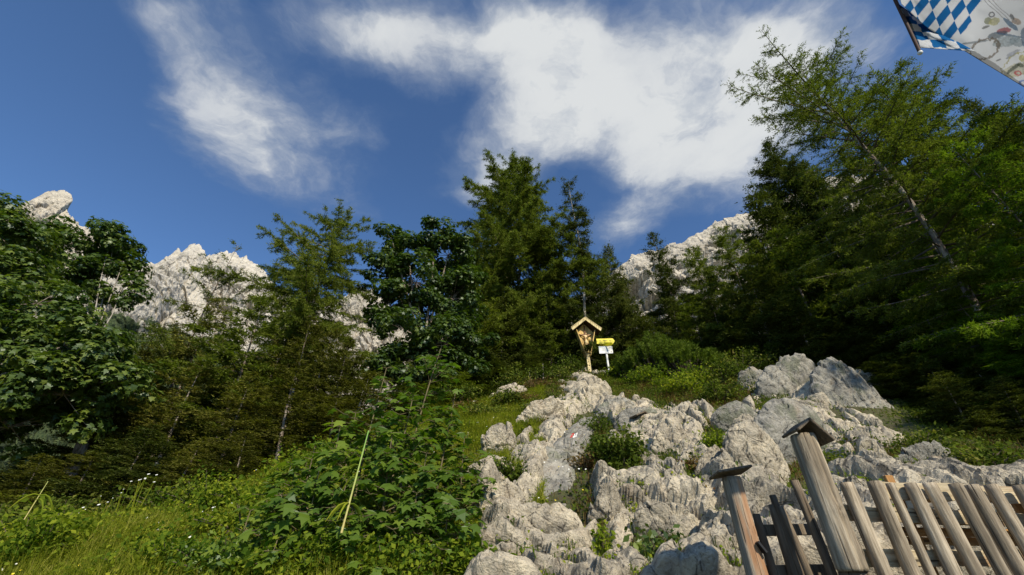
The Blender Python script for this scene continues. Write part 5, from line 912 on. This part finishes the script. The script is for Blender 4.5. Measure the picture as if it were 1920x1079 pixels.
def paint_main(u, v):
    col = np.tile(WHT, (len(u), 1)); x = (u - 1640) * 6; y = v * 6; x = x + 14 * fbm(np.stack([x / 90, y / 90, 0 * x], 1), 2, 5)
    b = flag_col(u, v, Z(770, 180), (6.5, 15.5), (21.5, -26.5)) & (x < np.interp(y, [-400, 0, 230, 450, 600], [1250, 1195, 1110, 905, 800])); col[b] = BLU
    def blob(cx, cy, rx_, ry_, c, a=0, th=1.0, ring=0):
        ca_, sa_ = math.cos(R(a)), math.sin(R(a)); X_ = (x - cx) * ca_ + (y - cy) * sa_; Y_ = -(x - cx) * sa_ + (y - cy) * ca_; d = np.sqrt((X_ / rx_) ** 2 + (Y_ / ry_) ** 2) + .22 * fbm(np.stack([x / 28, y / 28, 0 * x + cx], 1), 3, 9)
        k = (np.abs(d - 1) < ring) if ring else d < 1; cc_ = np.array(c) * (1 + .5 * fbm(np.stack([x[k] / 16, y[k] / 16, 0 * x[k]], 1), 3, 19))[:, None]; col[k] = col[k] * .3 + cc_ * .7
    blob(1310, 170, 30, 26, (.05, .05, .06), 0, ring=.28); blob(1275, 240, 42, 40, (.22, .24, .12)); blob(1345, 245, 60, 40, (.48, .46, .24), -30); blob(1250, 310, 45, 14, (.1, .11, .1), -20)
    blob(1450, 350, 75, 34, (.42, .04, .07), -12); blob(1530, 280, 105, 26, (.05, .14, .26), 40); blob(1370, 400, 120, 36, (.12, .16, .2), -15); blob(1590, 245, 50, 34, (.38, .27, .2), 20); blob(1545, 195, 22, 36, (.1, .11, .12), -35)
    blob(1510, 400, 170, 12, (.1, .18, .28), 10); blob(1470, 470, 150, 60, (.36, .42, .45), -10); blob(1120, 480, 170, 12, (.22, .26, .3), -8); blob(1600, 480, 90, 50, (.30, .36, .40), 20); blob(1230, 560, 165, 105, (.16, .12, .08), -25, ring=.10)
    blob(1560, 600, 80, 22, (.42, .44, .5), -25); blob(1530, 640, 60, 10, (.3, .32, .38), -25); blob(1385, 680, 34, 7, (.08, .08, .09), -22); blob(1640, 720, 250, 110, (.42, .38, .12), -28, ring=.045); blob(1590, 790, 150, 70, (.50, .48, .36), -20)
    blob(1560, 770, 100, 22, (.05, .07, .05), -38); blob(1640, 740, 40, 22, (.07, .09, .06), 10); blob(1605, 828, 34, 22, (.5, .05, .08), 10, ring=.3); blob(1670, 940, 40, 30, (.08, .18, .5), 0, ring=.3); blob(1660, 660, 40, 40, (.5, .45, .15)); blob(1700, 420, 60, 120, (.15, .22, .32))
    for k in range(3):
        L_ = np.abs((x - 1230 - 45 * k) * .70 - (y) * .70 + 8 * np.sin(y / 40)) < 4; col[L_ & (y < 210 + 20 * k) & (y > -300)] = (.42, .42, .44)
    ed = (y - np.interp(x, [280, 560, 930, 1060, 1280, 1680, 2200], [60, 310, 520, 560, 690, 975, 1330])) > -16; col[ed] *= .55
    return col
def paint_small(u, v):
    col = np.tile(WHT, (len(u), 1)); x = (u - 1640) * 6; y = v * 6; x = x + 20 * fbm(np.stack([x / 60, y / 60, 0 * x], 1), 2, 15); y = y + 16 * fbm(np.stack([x / 60, y / 60, 0 * x + 7], 1), 2, 16)
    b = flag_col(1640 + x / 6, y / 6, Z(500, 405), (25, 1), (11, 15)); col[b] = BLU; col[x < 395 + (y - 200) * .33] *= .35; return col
T = atD(1726, 99, 1.8); FL = empty('flag', T); props(FL, 'blue and white lozenge flag with a coloured printed picture in the upper right corner', 'flag')
def rel(o): o.location = tuple(-np.array(T)); return o
# lower edge of the large sheet follows the fold; upper edge is outside the picture
D1 = lambda s, t: 3.1 + .9 * s + .25 * t
seg = [((1690, 8), (1740, 52)), ((1740, 52), (1800, 90)), ((1800, 90), (1862, 128)), ((1862, 128), (1925, 166)), ((1925, 166), (2010, 214))]
def sheet_main():
    nu, nv = 420, 260; s, t = np.meshgrid(np.linspace(0, 1, nu), np.linspace(0, 1, nv), indexing='ij'); s = s.ravel(); t = t.ravel()
    bu = np.interp(s, [0, .16, .34, .53, .73, 1], [1690, 1738, 1800, 1862, 1925, 2010]); bvv = np.interp(s, [0, .16, .34, .53, .73, 1], [8, 53, 91, 129, 167, 216]); tu = np.interp(s, [0, 1], [1665, 2080]); tv = -90 - 40 * s
    u = tu + (bu - tu) * t; v = tv + (bvv - tv) * t; Dd = 1.89 + .48 * s - .03 * t + .021 * (np.sin(s * 19 + t * 3) + .7 * np.sin(s * 8 - t * 6 + 1) + .8 * fbm(np.stack([s * 6, t * 3, 0 * s], 1), 3, 3))
    V = CAM + np.stack([(u - 960) / FPX, FW[1] + (539.5 - v) / FPX * UPV[1], FW[2] + (539.5 - v) / FPX * UPV[2]], 1) * Dd[:, None]; me = mesh_np('large_sheet', V - T, gridF(nu, nv), M_FLAG, True)
    ca = me.color_attributes.new('print', 'FLOAT_COLOR', 'POINT'); ca.data.foreach_set('color', np.concatenate([paint_main(u, v), np.ones((len(u), 1))], 1).astype(np.float32).ravel()); o = link('large_sheet', me, FL); o.modifiers.new('t', 'SOLIDIFY').thickness = .0015
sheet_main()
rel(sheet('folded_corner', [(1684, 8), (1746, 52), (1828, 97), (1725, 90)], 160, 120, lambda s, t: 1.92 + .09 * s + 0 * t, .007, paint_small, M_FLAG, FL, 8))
d = np.array([atD(1724, 97, 1.82), atD(1702, 50, 1.89), atD(1681, 6, 1.96), atD(1655, -50, 2.05), atD(1620, -120, 2.16)]) - T
link('flag_rod', mesh_np('flag_rod', *chain(d, [.0065, .0065, .007, .007, .007], 10), M_DBR, True), FL)
bm = bmesh.new(); bmesh.ops.create_uvsphere(bm, u_segments=16, v_segments=10, radius=.0095); bobj('rod_knob', bm, M_WP, FL, tuple(d[0] + (d[0] - d[1]) * .05), True)
